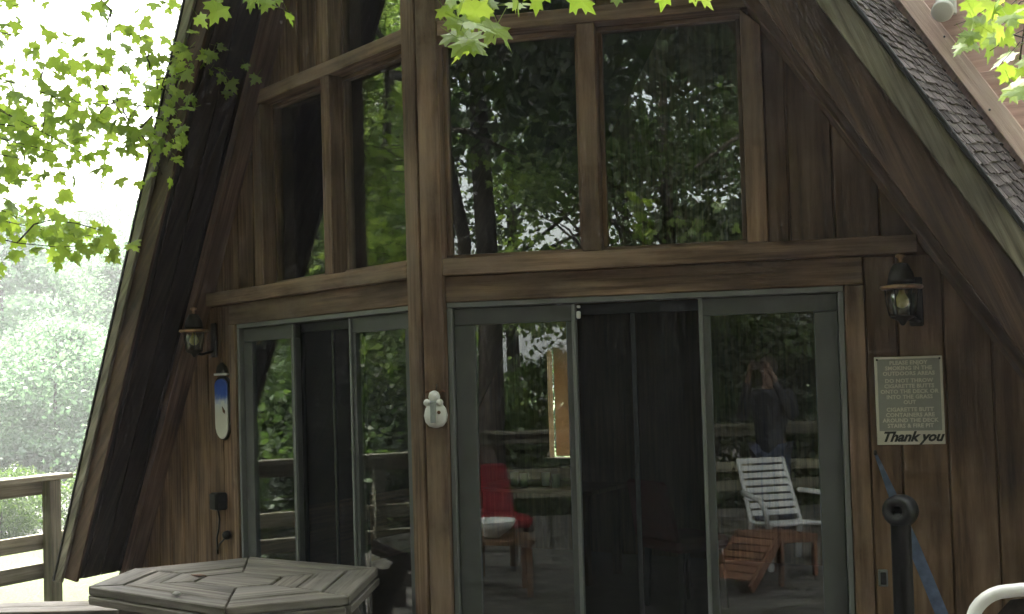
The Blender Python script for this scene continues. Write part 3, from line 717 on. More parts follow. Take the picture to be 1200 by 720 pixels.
# black post with a ring head, and the blue strap behind it
pt = px(1055, 600, 4.55); pb = Vector((pt.x, pt.y, 0))
t = empty('ring_post', pb, 'black iron post with a round ring head in front of the siding', 'post')
lathe('shaft', [(.09, 0), (.09, .012), (.05, .02), (.041, .05), (.040, pt.z-.045), (.043, pt.z-.04), (.043, pt.z-.015), (.03, pt.z)], pb, MT['black_metal'], t, 18)
hd = (-RT*.62-FW*.75+UP*.05).normalized(); hq = hd.to_track_quat('Z', 'Y').to_matrix()
lathe('ring_head', [(.022, -.02), (.05, -.05), (.064, -.035), (.066, .0), (.062, .035), (.046, .048), (.026, .044), (.02, .03), (.018, -.015)], Vector((pb.x, pb.y, pt.z+.005)), MT['black_metal'], t, 20, rot=hq)
a = F(1, 2.092, 1.29, -.02); b_ = px(1106, 726, 4.62); c_ = px(1150, 840, 4.5)
t = empty('blue_strap', F(1, 2.092, 1.29, -.03), 'faded blue webbing strap running from the door trim down to the right', 'strap')
def ribbon(pts, w0, w1):
    vs = []
    for i, p in enumerate(pts):
        f = i/(len(pts)-1); vs.append((Vector(p), w0+(w1-w0)*min(1, f*3)))
    bm = bmesh.new(); A = []
    for p, w in vs:
        x = Vector((.80, .15, .5)).normalized()*w/2
        A.append([bm.verts.new(p-x), bm.verts.new(p+x), bm.verts.new(p+x+Vector((.003, -.006, 0))), bm.verts.new(p-x+Vector((.003, -.006, 0)))])
    for i in range(len(A)-1):
        for k in range(4): bm.faces.new((A[i][k], A[i][(k+1) % 4], A[i+1][(k+1) % 4], A[i+1][k]))
    bm.faces.new(A[0][::-1]); bm.faces.new(A[-1]); bmesh.ops.recalc_face_normals(bm, faces=bm.faces)
    return mesh_bm(bm)
link('webbing', ribbon([a, a.lerp(b_, .25), a.lerp(b_, .6), b_, c_, Vector((c_.x+.05, c_.y, .02))], .012, .05), MT['blue_strap'], t)
lathe('hook', [(.006, -.01), (.008, 0), (.006, .012)], a+Vector((0, -.006, .008)), MT['iron_dark'], t, 8)

# garden chair at the right edge: white loop frame with dark sling
gc = Vector((2.95, -.90, .0)); gz = R(30.5)
t = empty('sling_chair', gc, 'white framed garden chair with dark brown back at the lower right corner', 'chair')
G4 = Matrix.Translation(gc) @ Matrix.Rotation(gz, 4, 'Z')
def G(x, y, z): return G4 @ Vector((x, y, z))
def loopz(z): return .16+.155*min(1, (z-.42)/.5)
loop = [(-.24, .16, .42), (-.25, loopz(.6), .6), (-.255, loopz(.75), .75), (-.255, loopz(.86), .86)]
loop += [(-.255+.12*(1-math.cos(a)), loopz(.86+.12*math.sin(a)), .86+.12*math.sin(a)) for a in [math.pi/2*k/8 for k in range(1, 9)]]
loop += [(-.05, .318, .985)]; loop = loop+[(-x, y, z) for x, y, z in loop[::-1]]
tube('back_loop', [G(*p) for p in loop], .021, MT['white_gloss'], t, 12)
bm = bmesh.new(); rows_ = []
for p in [(.22, .17, .44), (.235, .225, .64), (.228, .275, .80), (.20, .297, .89), (.13, .308, .955)]:
    rows_.append([bm.verts.new(G(-p[0]+2*p[0]*k/6, p[1]+.02*math.sin(math.pi*k/6), p[2])) for k in range(7)])
for i in range(4):
    for k in range(6): bm.faces.new((rows_[i][k], rows_[i][k+1], rows_[i+1][k+1], rows_[i+1][k]))
bmesh.ops.solidify(bm, geom=list(bm.faces), thickness=.008); bmesh.ops.recalc_face_normals(bm, faces=bm.faces)
link('sling_back', mesh_bm(bm, 'sling', True), MT['brown_sling'], t)
prism('sling_seat', [G(-.24, -.26, .42), G(.24, -.26, .42), G(.24, .17, .40), G(-.24, .17, .40)], (0, 0, .02), MT['brown_sling'], t, .005, (1, 0, 0))
for sx in (-1, 1):
    tube('leg', [G(sx*.27, -.28, .0), G(sx*.26, -.27, .42), G(sx*.27, -.25, .64), G(sx*.275, -.1, .665), G(sx*.27, .2, .66)], .015, MT['white_gloss'], t)
    tube('leg', [G(sx*.26, .30, .0), G(sx*.25, .17, .42)], .015, MT['white_gloss'], t)
tube('seat_rail', [G(-.26, -.27, .42), G(.26, -.27, .42)], .013, MT['white_gloss'], t)
tube('seat_rail', [G(-.25, .17, .41), G(.25, .17, .41)], .013, MT['white_gloss'], t)

# white plastic slatted armchair and red wooden footstool, seen in the right door's reflection
wc = Vector((3.10, -3.72, 0)); wz = R(172)
t = empty('plastic_armchair', wc, 'white plastic armchair with a slatted back reflected in the right door', 'chair')
G4 = Matrix.Translation(wc) @ Matrix.Rotation(wz, 4, 'Z')
prism('seat', [G(-.24, -.25, .36), G(.24, -.25, .36), G(.22, .2, .32), G(-.22, .2, .32)], (0, 0, .03), MT['chair_plastic'], t, .01, (1, 0, 0))
for k in range(8):
    z0 = .40+k*.062; y0 = .2+.033*k
    prism('slat', [G(-.22, y0, z0), G(.22, y0, z0), G(.21, y0+.018, z0+.045), G(-.21, y0+.018, z0+.045)], G(0, .018, 0)-G(0, 0, 0), MT['chair_plastic'], t, .004, (1, 0, 0))
for sx in (-1, 1):
    bar('back_post', G(sx*.235, .19, .34), G(sx*.215, .46, .88), .035, .03, MT['chair_plastic'], t, .008)
    tube('arm', [G(sx*.29, -.24, .34), G(sx*.33, -.28, .5), G(sx*.34, -.22, .58), G(sx*.33, -.02, .60), G(sx*.27, .26, .60)], .024, MT['chair_plastic'], t)
    bar('leg', G(sx*.29, -.27, 0), G(sx*.28, -.23, .38), .05, .04, MT['chair_plastic'], t, .008)
    bar('leg', G(sx*.26, .3, 0), G(sx*.22, .18, .36), .05, .04, MT['chair_plastic'], t, .008)
fc = Vector((2.50, -2.85, 0)); G4 = Matrix.Translation(fc) @ Matrix.Rotation(R(228), 4, 'Z')
t = empty('slatted_lounger', fc, 'low red brown slatted wooden lounger reflected in the right door', 'lounger')
for k in range(7):
    y0 = -.30+k*.062; z0 = .10+.043*k
    prism('slat', [G(-.17, y0, z0), G(.17, y0, z0), G(.17, y0+.052, z0+.036), G(-.17, y0+.052, z0+.036)], G(0, -.012, .016)-G(0, 0, 0), MT['red_wood'], t, .003, (1, 0, 0))
for sx in (-1, 1):
    bar('side_rail', G(sx*.185, -.33, .05), G(sx*.185, .16, .39), .03, .07, MT['red_wood'], t)
    bar('side_rail', G(sx*.185, .14, .37), G(sx*.185, .72, .30), .03, .07, MT['red_wood'], t)
    bar('leg', G(sx*.185, .13, 0), G(sx*.185, .15, .36), .03, .06, MT['red_wood'], t)
    bar('leg', G(sx*.185, .68, 0), G(sx*.185, .68, .29), .03, .06, MT['red_wood'], t)
for k in range(5):
    y0 = .19+.1*k
    prism('slat', [G(-.165, y0, .385-.012*k), G(.165, y0, .385-.012*k), G(.165, y0+.085, .375-.012*k), G(-.165, y0+.085, .375-.012*k)], (0, 0, .02), MT['red_wood'], t, .003, (1, 0, 0))

# ------------------------------------------------------------------ the photographer, seen as a dark reflection in the right door
def skin_mesh(name, joints, edges, mat, parent, sub=1):
    names = list(joints); me = bpy.data.meshes.new(name)
    me.from_pydata([joints[n][0] for n in names], [(names.index(a), names.index(b)) for a, b in edges] if False else [(names.index(a), names.index(b)) for a, b in edges], [])
    o = link(name, me, mat, parent, local=True)
    sk = o.modifiers.new('skin', 'SKIN'); sk.use_smooth_shade = True
    lay = me.skin_vertices[0] if me.skin_vertices else None
    if lay is None:
        bm = bmesh.new(); bm.from_mesh(me); bm.verts.layers.skin.verify(); bm.to_mesh(me); bm.free(); lay = me.skin_vertices[0]
    for i, n in enumerate(names):
        r = joints[n][1]; lay.data[i].radius = (r, r) if not isinstance(r, tuple) else r
    lay.data[0].use_root = True
    sb = o.modifiers.new('sub', 'SUBSURF'); sb.levels = sub; sb.render_levels = sub
    return o
fwd = Vector((math.sin(YAW), math.cos(YAW), 0))
pp = Vector((CAM.x, CAM.y, 0.002)) - fwd*.47
per = empty('person', pp, 'person in dark clothes holding up a phone, reflected in the right door', 'person', rz=-YAW)
J = {'pelvis': ((0, 0, .96), .12), 'waist': ((0, .01, 1.10), .105), 'chest': ((0, .01, 1.32), .14), 'neckb': ((0, .0, 1.47), .07), 'neck': ((0, .015, 1.53), .055),
     'skull': ((0, .03, 1.64), (.075, .09)), 'crown': ((0, .02, 1.72), (.06, .075))}
ED = [('pelvis', 'waist'), ('waist', 'chest'), ('chest', 'neckb'), ('neckb', 'neck'), ('neck', 'skull'), ('skull', 'crown')]
for sd_, sx in (('l', -1), ('r', 1)):
    J[sd_+'sh'] = ((sx*.19, 0, 1.42), .062); J[sd_+'el'] = ((sx*.25, .12, 1.19), .046); J[sd_+'wr'] = ((sx*.115, .35, 1.60), .03); J[sd_+'pm'] = ((sx*.09, .385, 1.665), (.035, .018))
    ED += [('chest', sd_+'sh'), (sd_+'sh', sd_+'el'), (sd_+'el', sd_+'wr'), (sd_+'wr', sd_+'pm')]
    for k, (dz, ln) in enumerate(((.05, .05), (.025, .058), (0, .06), (-.025, .05))):
        J[sd_+'f%da' % k] = ((sx*.085, .405, 1.69+dz*.8), .009); J[sd_+'f%db' % k] = ((sx*(.085-ln*.5), .418, 1.695+dz), .0085); J[sd_+'f%dc' % k] = ((sx*(.085-ln), .414, 1.695+dz), .007)
        ED += [(sd_+'pm', sd_+'f%da' % k), (sd_+'f%da' % k, sd_+'f%db' % k), (sd_+'f%db' % k, sd_+'f%dc' % k)]
    J[sd_+'ta'] = ((sx*.075, .37, 1.68), .010); J[sd_+'tb'] = ((sx*.055, .378, 1.705), .009)
    ED += [(sd_+'pm', sd_+'ta'), (sd_+'ta', sd_+'tb')]
    J[sd_+'hp'] = ((sx*.1, 0, .90), .09); J[sd_+'kn'] = ((sx*.11, .02, .50), .06); J[sd_+'an'] = ((sx*.115, -.02, .09), .042); J[sd_+'to'] = ((sx*.13, .15, .035), (.045, .03))
    ED += [('pelvis', sd_+'hp'), (sd_+'hp', sd_+'kn'), (sd_+'kn', sd_+'an'), (sd_+'an', sd_+'to')]
skin_mesh('body', J, ED, MT['skin'], per, 2)
JS = {k: (J[k][0], J[k][1]+.018) for k in ('chest', 'waist', 'pelvis', 'neckb', 'lsh', 'rsh', 'lel', 'rel')}
JS['pelvis'] = ((0, 0, .95), .17); JS['waist'] = ((0, .01, 1.10), .155); JS['hem'] = ((0, 0, .82), .17)
for sd_, sx in (('l', -1), ('r', 1)): JS[sd_+'cf'] = ((sx*.122, .335, 1.58), .042)
skin_mesh('shirt', JS, [('chest', 'waist'), ('waist', 'pelvis'), ('pelvis', 'hem'), ('chest', 'neckb'), ('chest', 'lsh'), ('chest', 'rsh'), ('lsh', 'lel'), ('rsh', 'rel'), ('lel', 'lcf'), ('rel', 'rcf')], MT['dark_cloth'], per)
JT = {'pelvis': ((0, 0, .93), .145)}
for sd_, sx in (('l', -1), ('r', 1)):
    JT[sd_+'hp'] = ((sx*.1, 0, .86), .105); JT[sd_+'kn'] = ((sx*.11, .02, .50), .078); JT[sd_+'an'] = ((sx*.115, -.01, .11), .065)
skin_mesh('trousers', JT, [('pelvis', 'lhp'), ('lhp', 'lkn'), ('lkn', 'lan'), ('pelvis', 'rhp'), ('rhp', 'rkn'), ('rkn', 'ran')], MT['jeans'], per)
def pl_(v): return Matrix.Translation(pp) @ Matrix.Rotation(-YAW, 4, 'Z') @ Vector(v)
lathe('hair', [(.088, -.05), (.098, 0), (.096, .05), (.07, .095), (.03, .115), (.004, .12)], pl_((0, -.005, 1.68)), MT['hair'], per, 20, .92, 1.05)
for sx in (-1, 1): lathe('eye', [(.002, -.008), (.009, -.004), (.009, .004), (.002, .008)], pl_((sx*.032, .115, 1.65)), MT['white_gloss'], per, 10)
lathe('nose', [(.012, -.02), (.014, -.01), (.006, .025)], pl_((0, .12, 1.622)), MT['skin'], per, 10)
phone = prism('phone', [pl_((-.072, .392, 1.665)), pl_((.072, .392, 1.665)), pl_((.072, .392, 1.74)), pl_((-.072, .392, 1.74))], pl_((0, .008, 0))-pl_((0, 0, 0)), MT['black_metal'], None, .003, (1, 0, 0))
tag(phone, 'black phone held level in both hands of the reflected person', 'phone')

# ------------------------------------------------------------------ trees
NR = np.random.RandomState(11)
def leaf_cloud(name, cen, size, mat, up=.5, rs=NR):
    """one small folded diamond per centre"""
    n = len(cen); nm = rs.normal(size=(n, 3)); nm[:, 2] += up*1.5; nm /= np.linalg.norm(nm, axis=1)[:, None]
    t = rs.normal(size=(n, 3)); t -= (t*nm).sum(1)[:, None]*nm; t /= np.linalg.norm(t, axis=1)[:, None]
    b = np.cross(nm, t); s = size*rs.uniform(.6, 1.35, n)[:, None]
    v = np.stack([cen-t*s*.5, cen+b*s*.33+nm*s*.08, cen+t*s*.5, cen-b*s*.33+nm*s*.08], 1).reshape(-1, 3)
    me = bpy.data.meshes.new(name)
    me.vertices.add(4*n); me.vertices.foreach_set('co', v.ravel())
    me.loops.add(4*n); me.loops.foreach_set('vertex_index', np.arange(4*n, dtype=np.int32))
    me.polygons.add(n); me.polygons.foreach_set('loop_start', np.arange(0, 4*n, 4, dtype=np.int32))
    me.update(calc_edges=True); me.validate()
    me.materials.append(mat)
    return me
def crown_points(h0, h1, rad, clumps, per, rs, spread):
    pts = []
    for _ in range(clumps):
        u = rs.uniform(0, 1); z = h0+(h1-h0)*u
        rr = rad*(math.sin(math.pi*min(1, .12+.86*u))**.7)*math.sqrt(rs.uniform(.08, 1)); a = rs.uniform(0, 2*math.pi)
        c = np.array([rr*math.cos(a), rr*math.sin(a), z]); sp = spread*rs.uniform(.6, 1.3)
        g = rs.normal(size=(per, 3))*np.array([sp, sp, sp*.42]); g[:, 2] -= .25*np.hypot(g[:, 0], g[:, 1])
        pts.append(c+g)
    return np.concatenate(pts)
def trunk_mesh(h, r, lean, rs, limbs=7, start=.3):
    bm = bmesh.new(); n = 7
    path = [Vector((lean[0]*(k/n)**1.3+rs.uniform(-.06, .06)*(k > 0), lean[1]*(k/n)**1.3+rs.uniform(-.06, .06)*(k > 0), h*k/n)) for k in range(n+1)]
    rad = [r*(1.35 if k == 0 else 1-.8*k/n) for k in range(n+1)]
    tube_bm(bm, path, rad, 9)
    for _ in range(limbs):
        k = rs.uniform(start, .85)*n; i = int(k); p = path[i].lerp(path[min(i+1, n)], k-i); a = rs.uniform(0, 2*math.pi); ln = h*rs.uniform(.18, .34)*(1.2-k/n)
        d = Vector((math.cos(a), math.sin(a), rs.uniform(.3, .8)))
        tube_bm(bm, [p, p+d*ln*.5+Vector((0, 0, .1)), p+d*ln], [r*.35, r*.22, r*.06], 6)
    bmesh.ops.recalc_face_normals(bm, faces=bm.faces)
    me = mesh_bm(bm, 'trunk', True); me.materials.append(MT['bark']); return me
rs = np.random.RandomState(3)
KIND = {}
def kind(key, h, h0, rad, clumps, per, spread, leaf, mat, r=.16, lean=(0, 0), up=.5, limbs=7):
    KIND[key] = (trunk_mesh(h*.93, r, lean, rs, limbs), leaf_cloud('crown', crown_points(h0, h, rad, clumps, per, rs, spread), leaf, MT[mat], up))
kind('tall', 13.5, 4.2, 3.6, 95, 130, .62, .24, 'tree_leaf', .19)
kind('tall2', 11.5, 2.6, 3.3, 95, 210, .58, .17, 'tree_leaf', .15, (.7, .4))
kind('young', 7.0, .9, 2.3, 80, 220, .43, .135, 'tree_leaf', .09, (.3, -.2))
kind('airy', 12.5, 3.0, 3.4, 66, 170, .5, .16, 'tree_leaf', .16)
kind('airyyoung', 7.0, .9, 2.2, 48, 160, .4, .125, 'lit_leaf', .08)
kind('light', 9.0, 1.2, 2.9, 115, 260, .48, .125, 'lit_leaf', .12, (.4, .2))
kind('under', 2.6, .1, 1.7, 60, 200, .36, .11, 'tree_leaf', .05)
kind('bush', 3.6, .15, 2.2, 75, 240, .4, .115, 'pale_leaf', .07)
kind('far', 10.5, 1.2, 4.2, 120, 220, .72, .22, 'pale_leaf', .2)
def tree(name, key, x, y, rz, sc, label, group, cat='tree'):
    t = empty(name, (x, y, GZ-.03), label, cat, group, rz); t.scale = (sc, sc, sc)
    for nm, me in zip(('trunk', 'crown'), KIND[key]):
        o = bpy.data.objects.new(nm, me); COL.objects.link(o); o.parent = t
    return t
LW = 'leafy tree of the wood to the left, reflected in the left windows'
BW = 'leafy tree of the wood behind the deck, reflected in the right windows'
FWD_ = 'hazy pale green tree beyond the driveway'
for x, y, k, s_ in [(-10.8, -2.4, 'light', .9), (-13, -5.5, 'light', 1.1), (-14.5, -1.0, 'light', 1.05), (-11, -8.5, 'young', 1.1), (-18, -4, 'tall2', 1.0), (-17, -9, 'tall', .95), (-17.5, 1.0, 'light', 1.2),
                    (-22, -1.5, 'tall2', 1.0), (-23, -6, 'tall', .9), (-13, -12, 'tall', .9), (-9, -11.5, 'young', 1)]:
    tree('broadleaf_tree', k, x, y, random.uniform(0, 6.28), s_, LW, 'trees left of the deck')
for x, y, k, s_ in [(-5, -13, 'tall2', 1), (-3.2, -17, 'tall', 1), (4.6, -13.5, 'airy', 1), (2.4, -19, 'airy', 1.1), (7.4, -15.5, 'tall2', 1), (-7, -18, 'tall', 1), (5.4, -21, 'airy', 1.1), (-1, -22, 'airy', 1.2),
                    (10, -19, 'tall', 1.1), (9.5, -11, 'tall2', 1), (13, -14, 'tall', 1), (-11, -17, 'tall', 1), (2.9, -12.5, 'airyyoung', 1), (-2.2, -11.5, 'young', .85), (6.4, -10.6, 'airyyoung', 1.1), (12, -8, 'tall2', 1), (10, -7.5, 'young', 1.0),
                    (15, -22, 'tall', 1.2), (-14, -24, 'tall', 1.2)]:
    tree('broadleaf_tree', k, x, y, random.uniform(0, 6.28), s_, BW, 'trees behind the deck')
for x, y, k, s_ in [(14.5, 1, 'tall', 1), (12, 7, 'tall2', 1), (16, 5, 'tall', 1), (15, -3, 'tall2', 1)]:
    tree('broadleaf_tree', k, x, y, random.uniform(0, 6.28), s_, 'leafy tree standing to the right of the cabin', 'trees right of the cabin')
for l_, d_, k, s_ in [(-13.6, 27.5, 'bush', .95), (-11.6, 28.5, 'bush', 1.1), (-9.3, 28.0, 'bush', 1.0), (-16, 28.5, 'bush', 1.1), (-7, 29, 'bush', 1.05), (-18.5, 29, 'bush', 1.1), (-4, 29.5, 'bush', 1)]:
    x, y = cxy(l_, d_)
    tree('hedge_shrub', k, x, y, random.uniform(0, 6.28), s_, 'pale rounded shrub in the row beyond the driveway', 'shrubs beyond the driveway', 'shrub')
for l_, d_, s_ in [(-11.5, 17.6, .36), (-10.2, 17.0, .36), (-9.0, 17.5, .36), (-7.8, 17.0, .36), (-6.7, 17.6, .36), (-5.5, 17.2, .36), (-12.8, 17.2, .36), (-10.8, 18.8, .36), (-8.4, 18.9, .36), (-6.0, 18.9, .36), (-4.2, 17.6, .36)]:
    x, y = cxy(l_, d_)
    tree('low_shrub', 'under', x, y, random.uniform(0, 6.28), s_, 'knee high dark shrub edging the bright lawn behind the left railing', 'low shrubs edging the lawn', 'shrub')
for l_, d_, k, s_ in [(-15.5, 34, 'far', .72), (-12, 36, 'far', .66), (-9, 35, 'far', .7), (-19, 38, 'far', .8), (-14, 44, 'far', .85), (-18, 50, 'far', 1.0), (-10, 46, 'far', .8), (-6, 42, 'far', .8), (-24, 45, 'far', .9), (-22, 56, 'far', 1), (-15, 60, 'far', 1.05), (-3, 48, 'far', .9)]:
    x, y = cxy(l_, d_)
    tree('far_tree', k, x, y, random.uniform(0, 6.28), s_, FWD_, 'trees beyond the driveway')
for x, y, k in [(-6, 14, 'young'), (-9, 17, 'tall2'), (-3, 18, 'young'), (1, 16, 'tall2')]:
    tree('broadleaf_tree', k, x, y, random.uniform(0, 6.28), .9, 'leafy tree behind the cabin, glimpsed through its rear window', 'trees behind the cabin')

for x, y, s_ in [(-8.6, -1.2, 1), (-8.9, -3.6, 1.05), (-8.3, -6.0, 1), (-9.6, -.4, .9)]:
    tree('understory_shrub', 'under', x, y, random.uniform(0, 6.28), s_, 'low dark shrub behind the left railing, reflected in the left door', 'shrubs left of the deck', 'shrub')
for x, y, s_ in [(-2.6, -11.2, 1.1), (.2, -12.4, 1.15), (2.6, -11.6, 1.0), (4.6, -11.0, 1.1), (6.6, -12.0, 1.1), (-5, -11, 1)]:
    tree('understory_shrub', 'under', x, y, random.uniform(0, 6.28), s_, 'low dark shrub behind the rear railing, reflected in the right door', 'shrubs behind the deck', 'shrub')

# twin stem whose dark trunks stand in the reflection left of centre
tw = empty('twin_stem_tree', (1.1, -10.2, GZ-.03), 'tree with two dark stems reflected in the right centre window', 'tree')
bm = bmesh.new(); tube_bm(bm, [(1.1, -10.2, GZ-.05), (1.12, -10.2, .3), (1.15, -10.2, 2.5), (1.05, -10.1, 5), (1.0, -10.0, 9)], [.27, .2, .17, .14, .06], 10)
o = link('stem', mesh_bm(bm, 'stem', True), MT['bark'], tw)
bm = bmesh.new(); tube_bm(bm, [(.95, -10.2, GZ-.05), (.82, -10.2, .3), (.72, -10.2, 2.5), (.8, -10.2, 3.6), (.55, -10.3, 5), (.2, -10.4, 8.5)], [.2, .13, .11, .1, .09, .04], 10)
o = link('stem', mesh_bm(bm, 'stem', True), MT['bark'], tw)
cp = crown_points(5, 11, 3.2, 80, 130, rs, .55)+np.array([.8, -10.3, 0])
o = link('crown', leaf_cloud('crown', cp, .2, MT['tree_leaf']), None, tw)

# maple leaf, one real lobed blade shared by all separate leaves
def maple_mesh():
    out = [(0, -.02), (.10, .03), (.30, -.06), (.27, .07), (.47, .22), (.36, .27), (.38, .40), (.22, .33), (.14, .40), (.19, .60), (.09, .57), (0, .80)]
    out = out+[(-x, y) for x, y in out[-2:0:-1]]
    bm = bmesh.new(); c = bm.verts.new((0, .25, .03))
    vs = [bm.verts.new((x, y, -.10*(abs(x)**1.3)-.12*max(0, y-.3)**1.5)) for x, y in out]
    for i in range(len(vs)): bm.faces.new((c, vs[i], vs[(i+1) % len(vs)]))
    tube_bm(bm, [(0, 0, 0), (0, -.25, .02), (0, -.5, .06)], .008, 4)
    bmesh.ops.recalc_face_normals(bm, faces=bm.faces)
    me = mesh_bm(bm, 'maple_leaf'); me.materials.append(MT['maple_leaf']); return me
LEAF = maple_mesh()
def rand_rot(face, tilt=.7, rnd=random):
    """leaf hangs tip-down, blade roughly facing 'face' and upwards"""
    nrm = (Vector(face)+Vector((rnd.gauss(0, tilt), rnd.gauss(0, tilt), rnd.gauss(0, tilt)+.35))).normalized()
    tip = Vector((rnd.gauss(0, .55), rnd.gauss(0, .55), -1)); tip = (tip-nrm*tip.dot(nrm)).normalized()
    x = tip.cross(nrm)
    return Matrix((x, tip, nrm)).transposed()
def put_leaf(p, size, parent, rnd=random, tilt=.7):
    o = bpy.data.objects.new('leaf', LEAF); COL.objects.link(o)
    o.matrix_world = Matrix.Translation(p) @ rand_rot(-FW, tilt, rnd).to_4x4() @ Matrix.Diagonal((size, size, size, 1))
    o.parent = parent; o.matrix_parent_inverse = wmat(parent).inverted()
    return o
def bough_tree(name, base, trunk_path, trunk_rad, label, limb, twigs, depth, lsize, step, jit, seed, crown=None):
    rnd = random.Random(seed)
    t = empty(name, base, label, 'tree')
    tube('trunk', trunk_path, trunk_rad, MT['bark'], t, 10)
    br = tube('branch', limb, [.05*(1-.8*i/(len(limb)-1)) for i in range(len(limb))], MT['bark'], t, 7)
    nodes = [Vector(q) for q in limb]; count = 0; rest = []
    for tw_ in twigs:
        dd = depth+rnd.uniform(-.3, .3); pts = [px(x, y, dd+.12*i*rnd.uniform(-1, 1)) for i, (x, y) in enumerate(tw_)]
        near = min(nodes, key=lambda q: (q-pts[0]).length)
        mid = pts[0].lerp(near, .5)+Vector((0, 0, .04))
        tube('twig', [near, mid]+pts, [.0008*depth, .0007*depth]+[(.0006-.0004*i/len(pts))*depth for i in range(len(pts))], MT['bark'], t, 5)
        nodes += pts
        for i in range(len(pts)-1):
            a, b = pts[i], pts[i+1]; n = max(1, int((b-a).length/step))
            for k in range(n):
                p = a.lerp(b, (k+rnd.random())/n)+Vector((rnd.gauss(0, jit), rnd.gauss(0, jit), rnd.gauss(0, jit*.7)))
                count += 1
                if count <= 300: put_leaf(p, lsize*rnd.uniform(.65, 1.2), t, rnd)
                else: rest.append(Matrix.Translation(p) @ rand_rot(-FW, .7, rnd).to_4x4() @ Matrix.Scale(lsize*rnd.uniform(.65, 1.2), 4))
    if rest:      # leaves past the first 300 of this tree, joined
        bm = bmesh.new()
        for m_ in rest:
            n0 = len(bm.verts); bm.from_mesh(LEAF); bm.verts.ensure_lookup_table()
            bmesh.ops.transform(bm, matrix=m_, verts=bm.verts[n0:])
        me = mesh_bm(bm, 'leaves'); me.materials.append(MT['maple_leaf'])
        tag(link('leaves', me, None, t), kind='stuff')
    if crown:  # unseen crown above the view, placed and thickened for the shade it casts
        cx_, cy_, z0_, z1_, rr_, nc = crown
        link('crown', leaf_cloud('crown', crown_points(z0_, z1_, rr_, nc, 130, rs, .55)+np.array([cx_, cy_, 0]), .19, MT['maple_crown']), None, t)
    return t
TWL = [[(-60, 30), (0, 38), (50, 50), (120, 64)], [(-50, 80), (0, 92), (60, 112), (110, 142), (165, 150)], [(100, -20), (130, 12), (160, 30), (172, 68)], [(120, 64), (150, 75), (172, 90)],
       [(-40, 120), (0, 130), (50, 155), (100, 182)], [(140, 120), (185, 108), (212, 78), (222, 50)], [(185, 105), (225, 92), (262, 86)], [(180, 70), (205, 62), (228, 55)], [(200, 100), (235, 85), (268, 78)], [(190, 140), (205, 165), (195, 195)], [(205, 110), (225, 105), (240, 98)], [(175, 125), (200, 130), (212, 118)], [(178, 95), (200, 90), (225, 80)], [(150, 140), (175, 170), (190, 205)], [(-40, 250), (0, 258), (60, 272), (120, 278)],
       [(-30, 190), (10, 215), (30, 235)], [(-40, 150), (10, 165), (70, 180)], [(60, 100), (90, 120), (140, 118)], [(-30, 0), (10, 8), (30, 4)], [(120, 100), (150, 145), (165, 165)], [(170, -25), (190, 0), (205, 18)], [(-30, 110), (20, 140), (40, 170), (80, 165)], [(-30, 60), (20, 75), (45, 100)], [(190, 100), (205, 118), (215, 130)], [(-20, 262), (40, 262), (80, 285)], [(-30, 225), (0, 232), (22, 246)],
       [(-40, 175), (20, 185), (60, 200), (105, 215)], [(-40, 140), (30, 150), (70, 140), (110, 160)], [(-30, 205), (15, 200), (50, 215)], [(10, 120), (45, 130), (90, 150)], [(-40, 270), (20, 285), (70, 290), (130, 285)], [(60, 258), (90, 262), (118, 270)], [(-40, 235), (-5, 245), (30, 255)],
       [(200, 60), (215, 40)], [(130, 60), (150, 95), (170, 110)], [(60, 70), (90, 85), (120, 100)], [(-40, 165), (25, 172), (55, 188)], [(-40, 100), (-5, 108), (35, 118)], [(-40, 190), (-10, 196), (20, 192)]]
bl = [Vector((-6.2, -3.4, 4.8)), px(-330, -60, 6.9), px(-200, -40, 6.7), px(-110, 60, 6.6), px(-90, 200, 6.6), px(-110, -60, 6.6), px(0, -80, 6.6), px(110, -70, 6.6), px(190, -60, 6.6)]
bough_tree('maple_tree', (-6.2, -3.4, GZ), [(-6.2, -3.4, GZ-.05), (-6.2, -3.4, .6), (-6.25, -3.4, 3), (-6.2, -3.4, 4.6), (-6.3, -3.3, 6.5)], [.22, .16, .14, .12, .07], 'maple tree hanging bright green leaves over the left roof edge', bl, TWL, 6.6, .110, .029, .075, 4, (-5.4, .1, 6.3, 11.5, 4.3, 230))
TWC = [[(560, -40), (548, -10), (545, 20), (540, 36)], [(575, -40), (572, 0), (585, 28), (578, 45)], [(600, -40), (602, -5), (612, 5)], [(660, -45), (683, -8)], [(715, -45), (722, 2)], [(765, -45), (765, -5)], [(815, -45), (815, 2)]]
br_ = [Vector((7.4, -7.2, 4.6)), Vector((5.6, -5.2, 4.7)), Vector((3.6, -3.4, 4.2)), Vector((2.5, -2.4, 3.5)), Vector((1.9, -1.9, 3.1))]
bough_tree('maple_tree', (7.6, -7.4, GZ), [(7.6, -7.4, GZ-.05), (7.6, -7.4, .6), (7.5, -7.3, 3), (7.4, -7.2, 4.6), (7.5, -7.2, 8)], [.24, .17, .15, .13, .05], 'maple tree whose lowest leaves hang into the top centre of the view', br_, TWC, 3.0, .115, .055, .03, 9, (4.4, -5.2, 5.2, 11, 4.2, 200))
TWD = [[(290, -40), (300, 0), (325, 8), (345, 18)], [(250, -40), (245, -5), (260, -2)], [(275, -40), (290, -5)]]
bd_ = [Vector((-2.8, -6.2, 4.4)), Vector((-1.0, -4.6, 4.2)), Vector((.4, -3.0, 3.6)), Vector((.7, -2.4, 3.3))]
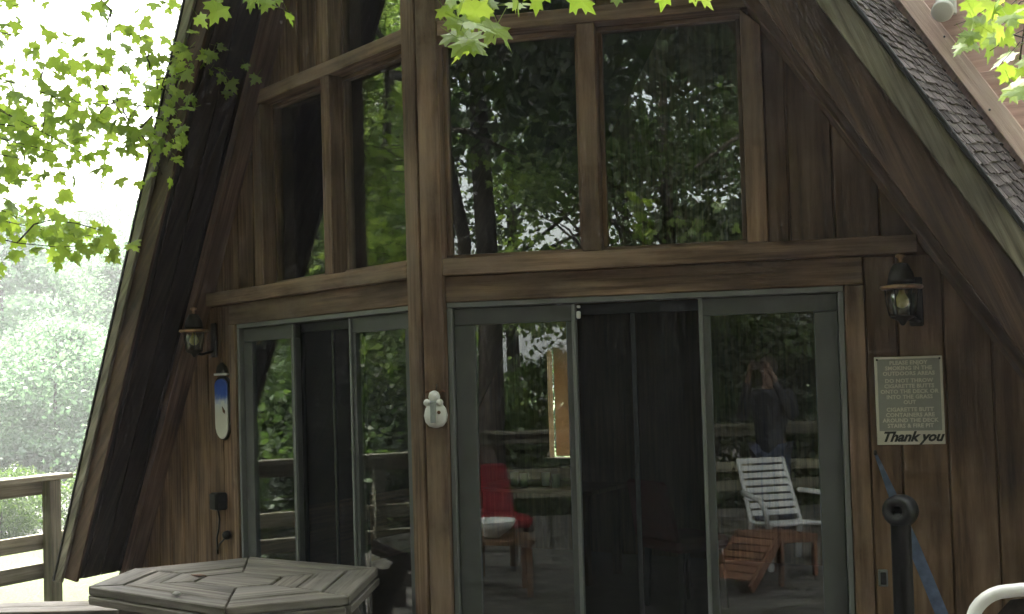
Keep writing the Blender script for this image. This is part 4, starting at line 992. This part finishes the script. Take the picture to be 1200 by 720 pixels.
bough_tree('maple_tree', (-3, -9.2, GZ), [(-3, -9.2, GZ-.05), (-3, -9.2, .6), (-3, -9, 2.5), (-2.8, -6.2, 4.4), (-2.6, -6, 6)], [.2, .15, .13, .09, .05], 'maple tree with a small leaf spray in front of the dark left soffit', bd_, TWD, 3.9, .10, .08, .03, 12, (-.8, -6.2, 5.2, 11, 4.2, 200))
TWR = [[(1240, -30), (1205, -12), (1180, 10)], [(1240, 30), (1210, 30), (1180, 25), (1165, 35)], [(1230, 60), (1195, 50), (1170, 78)], [(1240, 85), (1215, 80), (1195, 70)], [(1245, 120), (1222, 118), (1200, 100)], [(1215, -30), (1170, 0), (1140, 22), (1118, 30)], [(1230, 20), (1190, 40), (1160, 60)], [(1230, 0), (1195, 10), (1150, 8)], [(1235, 70), (1205, 90), (1175, 105)], [(1230, 50), (1200, 65), (1190, 85)], [(1240, 100), (1210, 112), (1190, 112)]]
bR = [Vector((8.5, -3.2, 4.2)), Vector((5.6, -2.0, 4.2)), Vector((3.8, -1.3, 3.5)), Vector((3.2, -1.25, 3.0))]
bough_tree('maple_tree', (8.6, -3.2, GZ), [(8.6, -3.2, GZ-.05), (8.6, -3.2, .6), (8.5, -3.2, 3), (8.5, -3.2, 4.2), (8.6, -3.1, 7)], [.2, .15, .13, .1, .05], 'maple tree with bright leaves in front of the pink dormer at upper right', bR, TWR, 3.2, .11, .05, .04, 21, (9.6, -4.4, 5.6, 10.5, 2.8, 110))

# ------------------------------------------------------------------ haze
bm = bmesh.new(); bmesh.ops.create_cube(bm, size=1)
hz = link('haze', mesh_bm(bm), None); hz.scale = (250, 250, 20); hz.location = (0, 0, GZ-1+10)
tag(hz, kind='stuff')
m, nt, b = newmat('haze_air'); nt.nodes.remove(b)
pv = N(nt, 'ShaderNodeVolumePrincipled'); pv.inputs['Density'].default_value = .0027; pv.inputs['Color'].default_value = (.95, .98, 1, 1); pv.inputs['Anisotropy'].default_value = .3
nt.links.new(pv.outputs[0], nt.nodes['Material Output'].inputs['Volume'])
hz.data.materials.append(m)
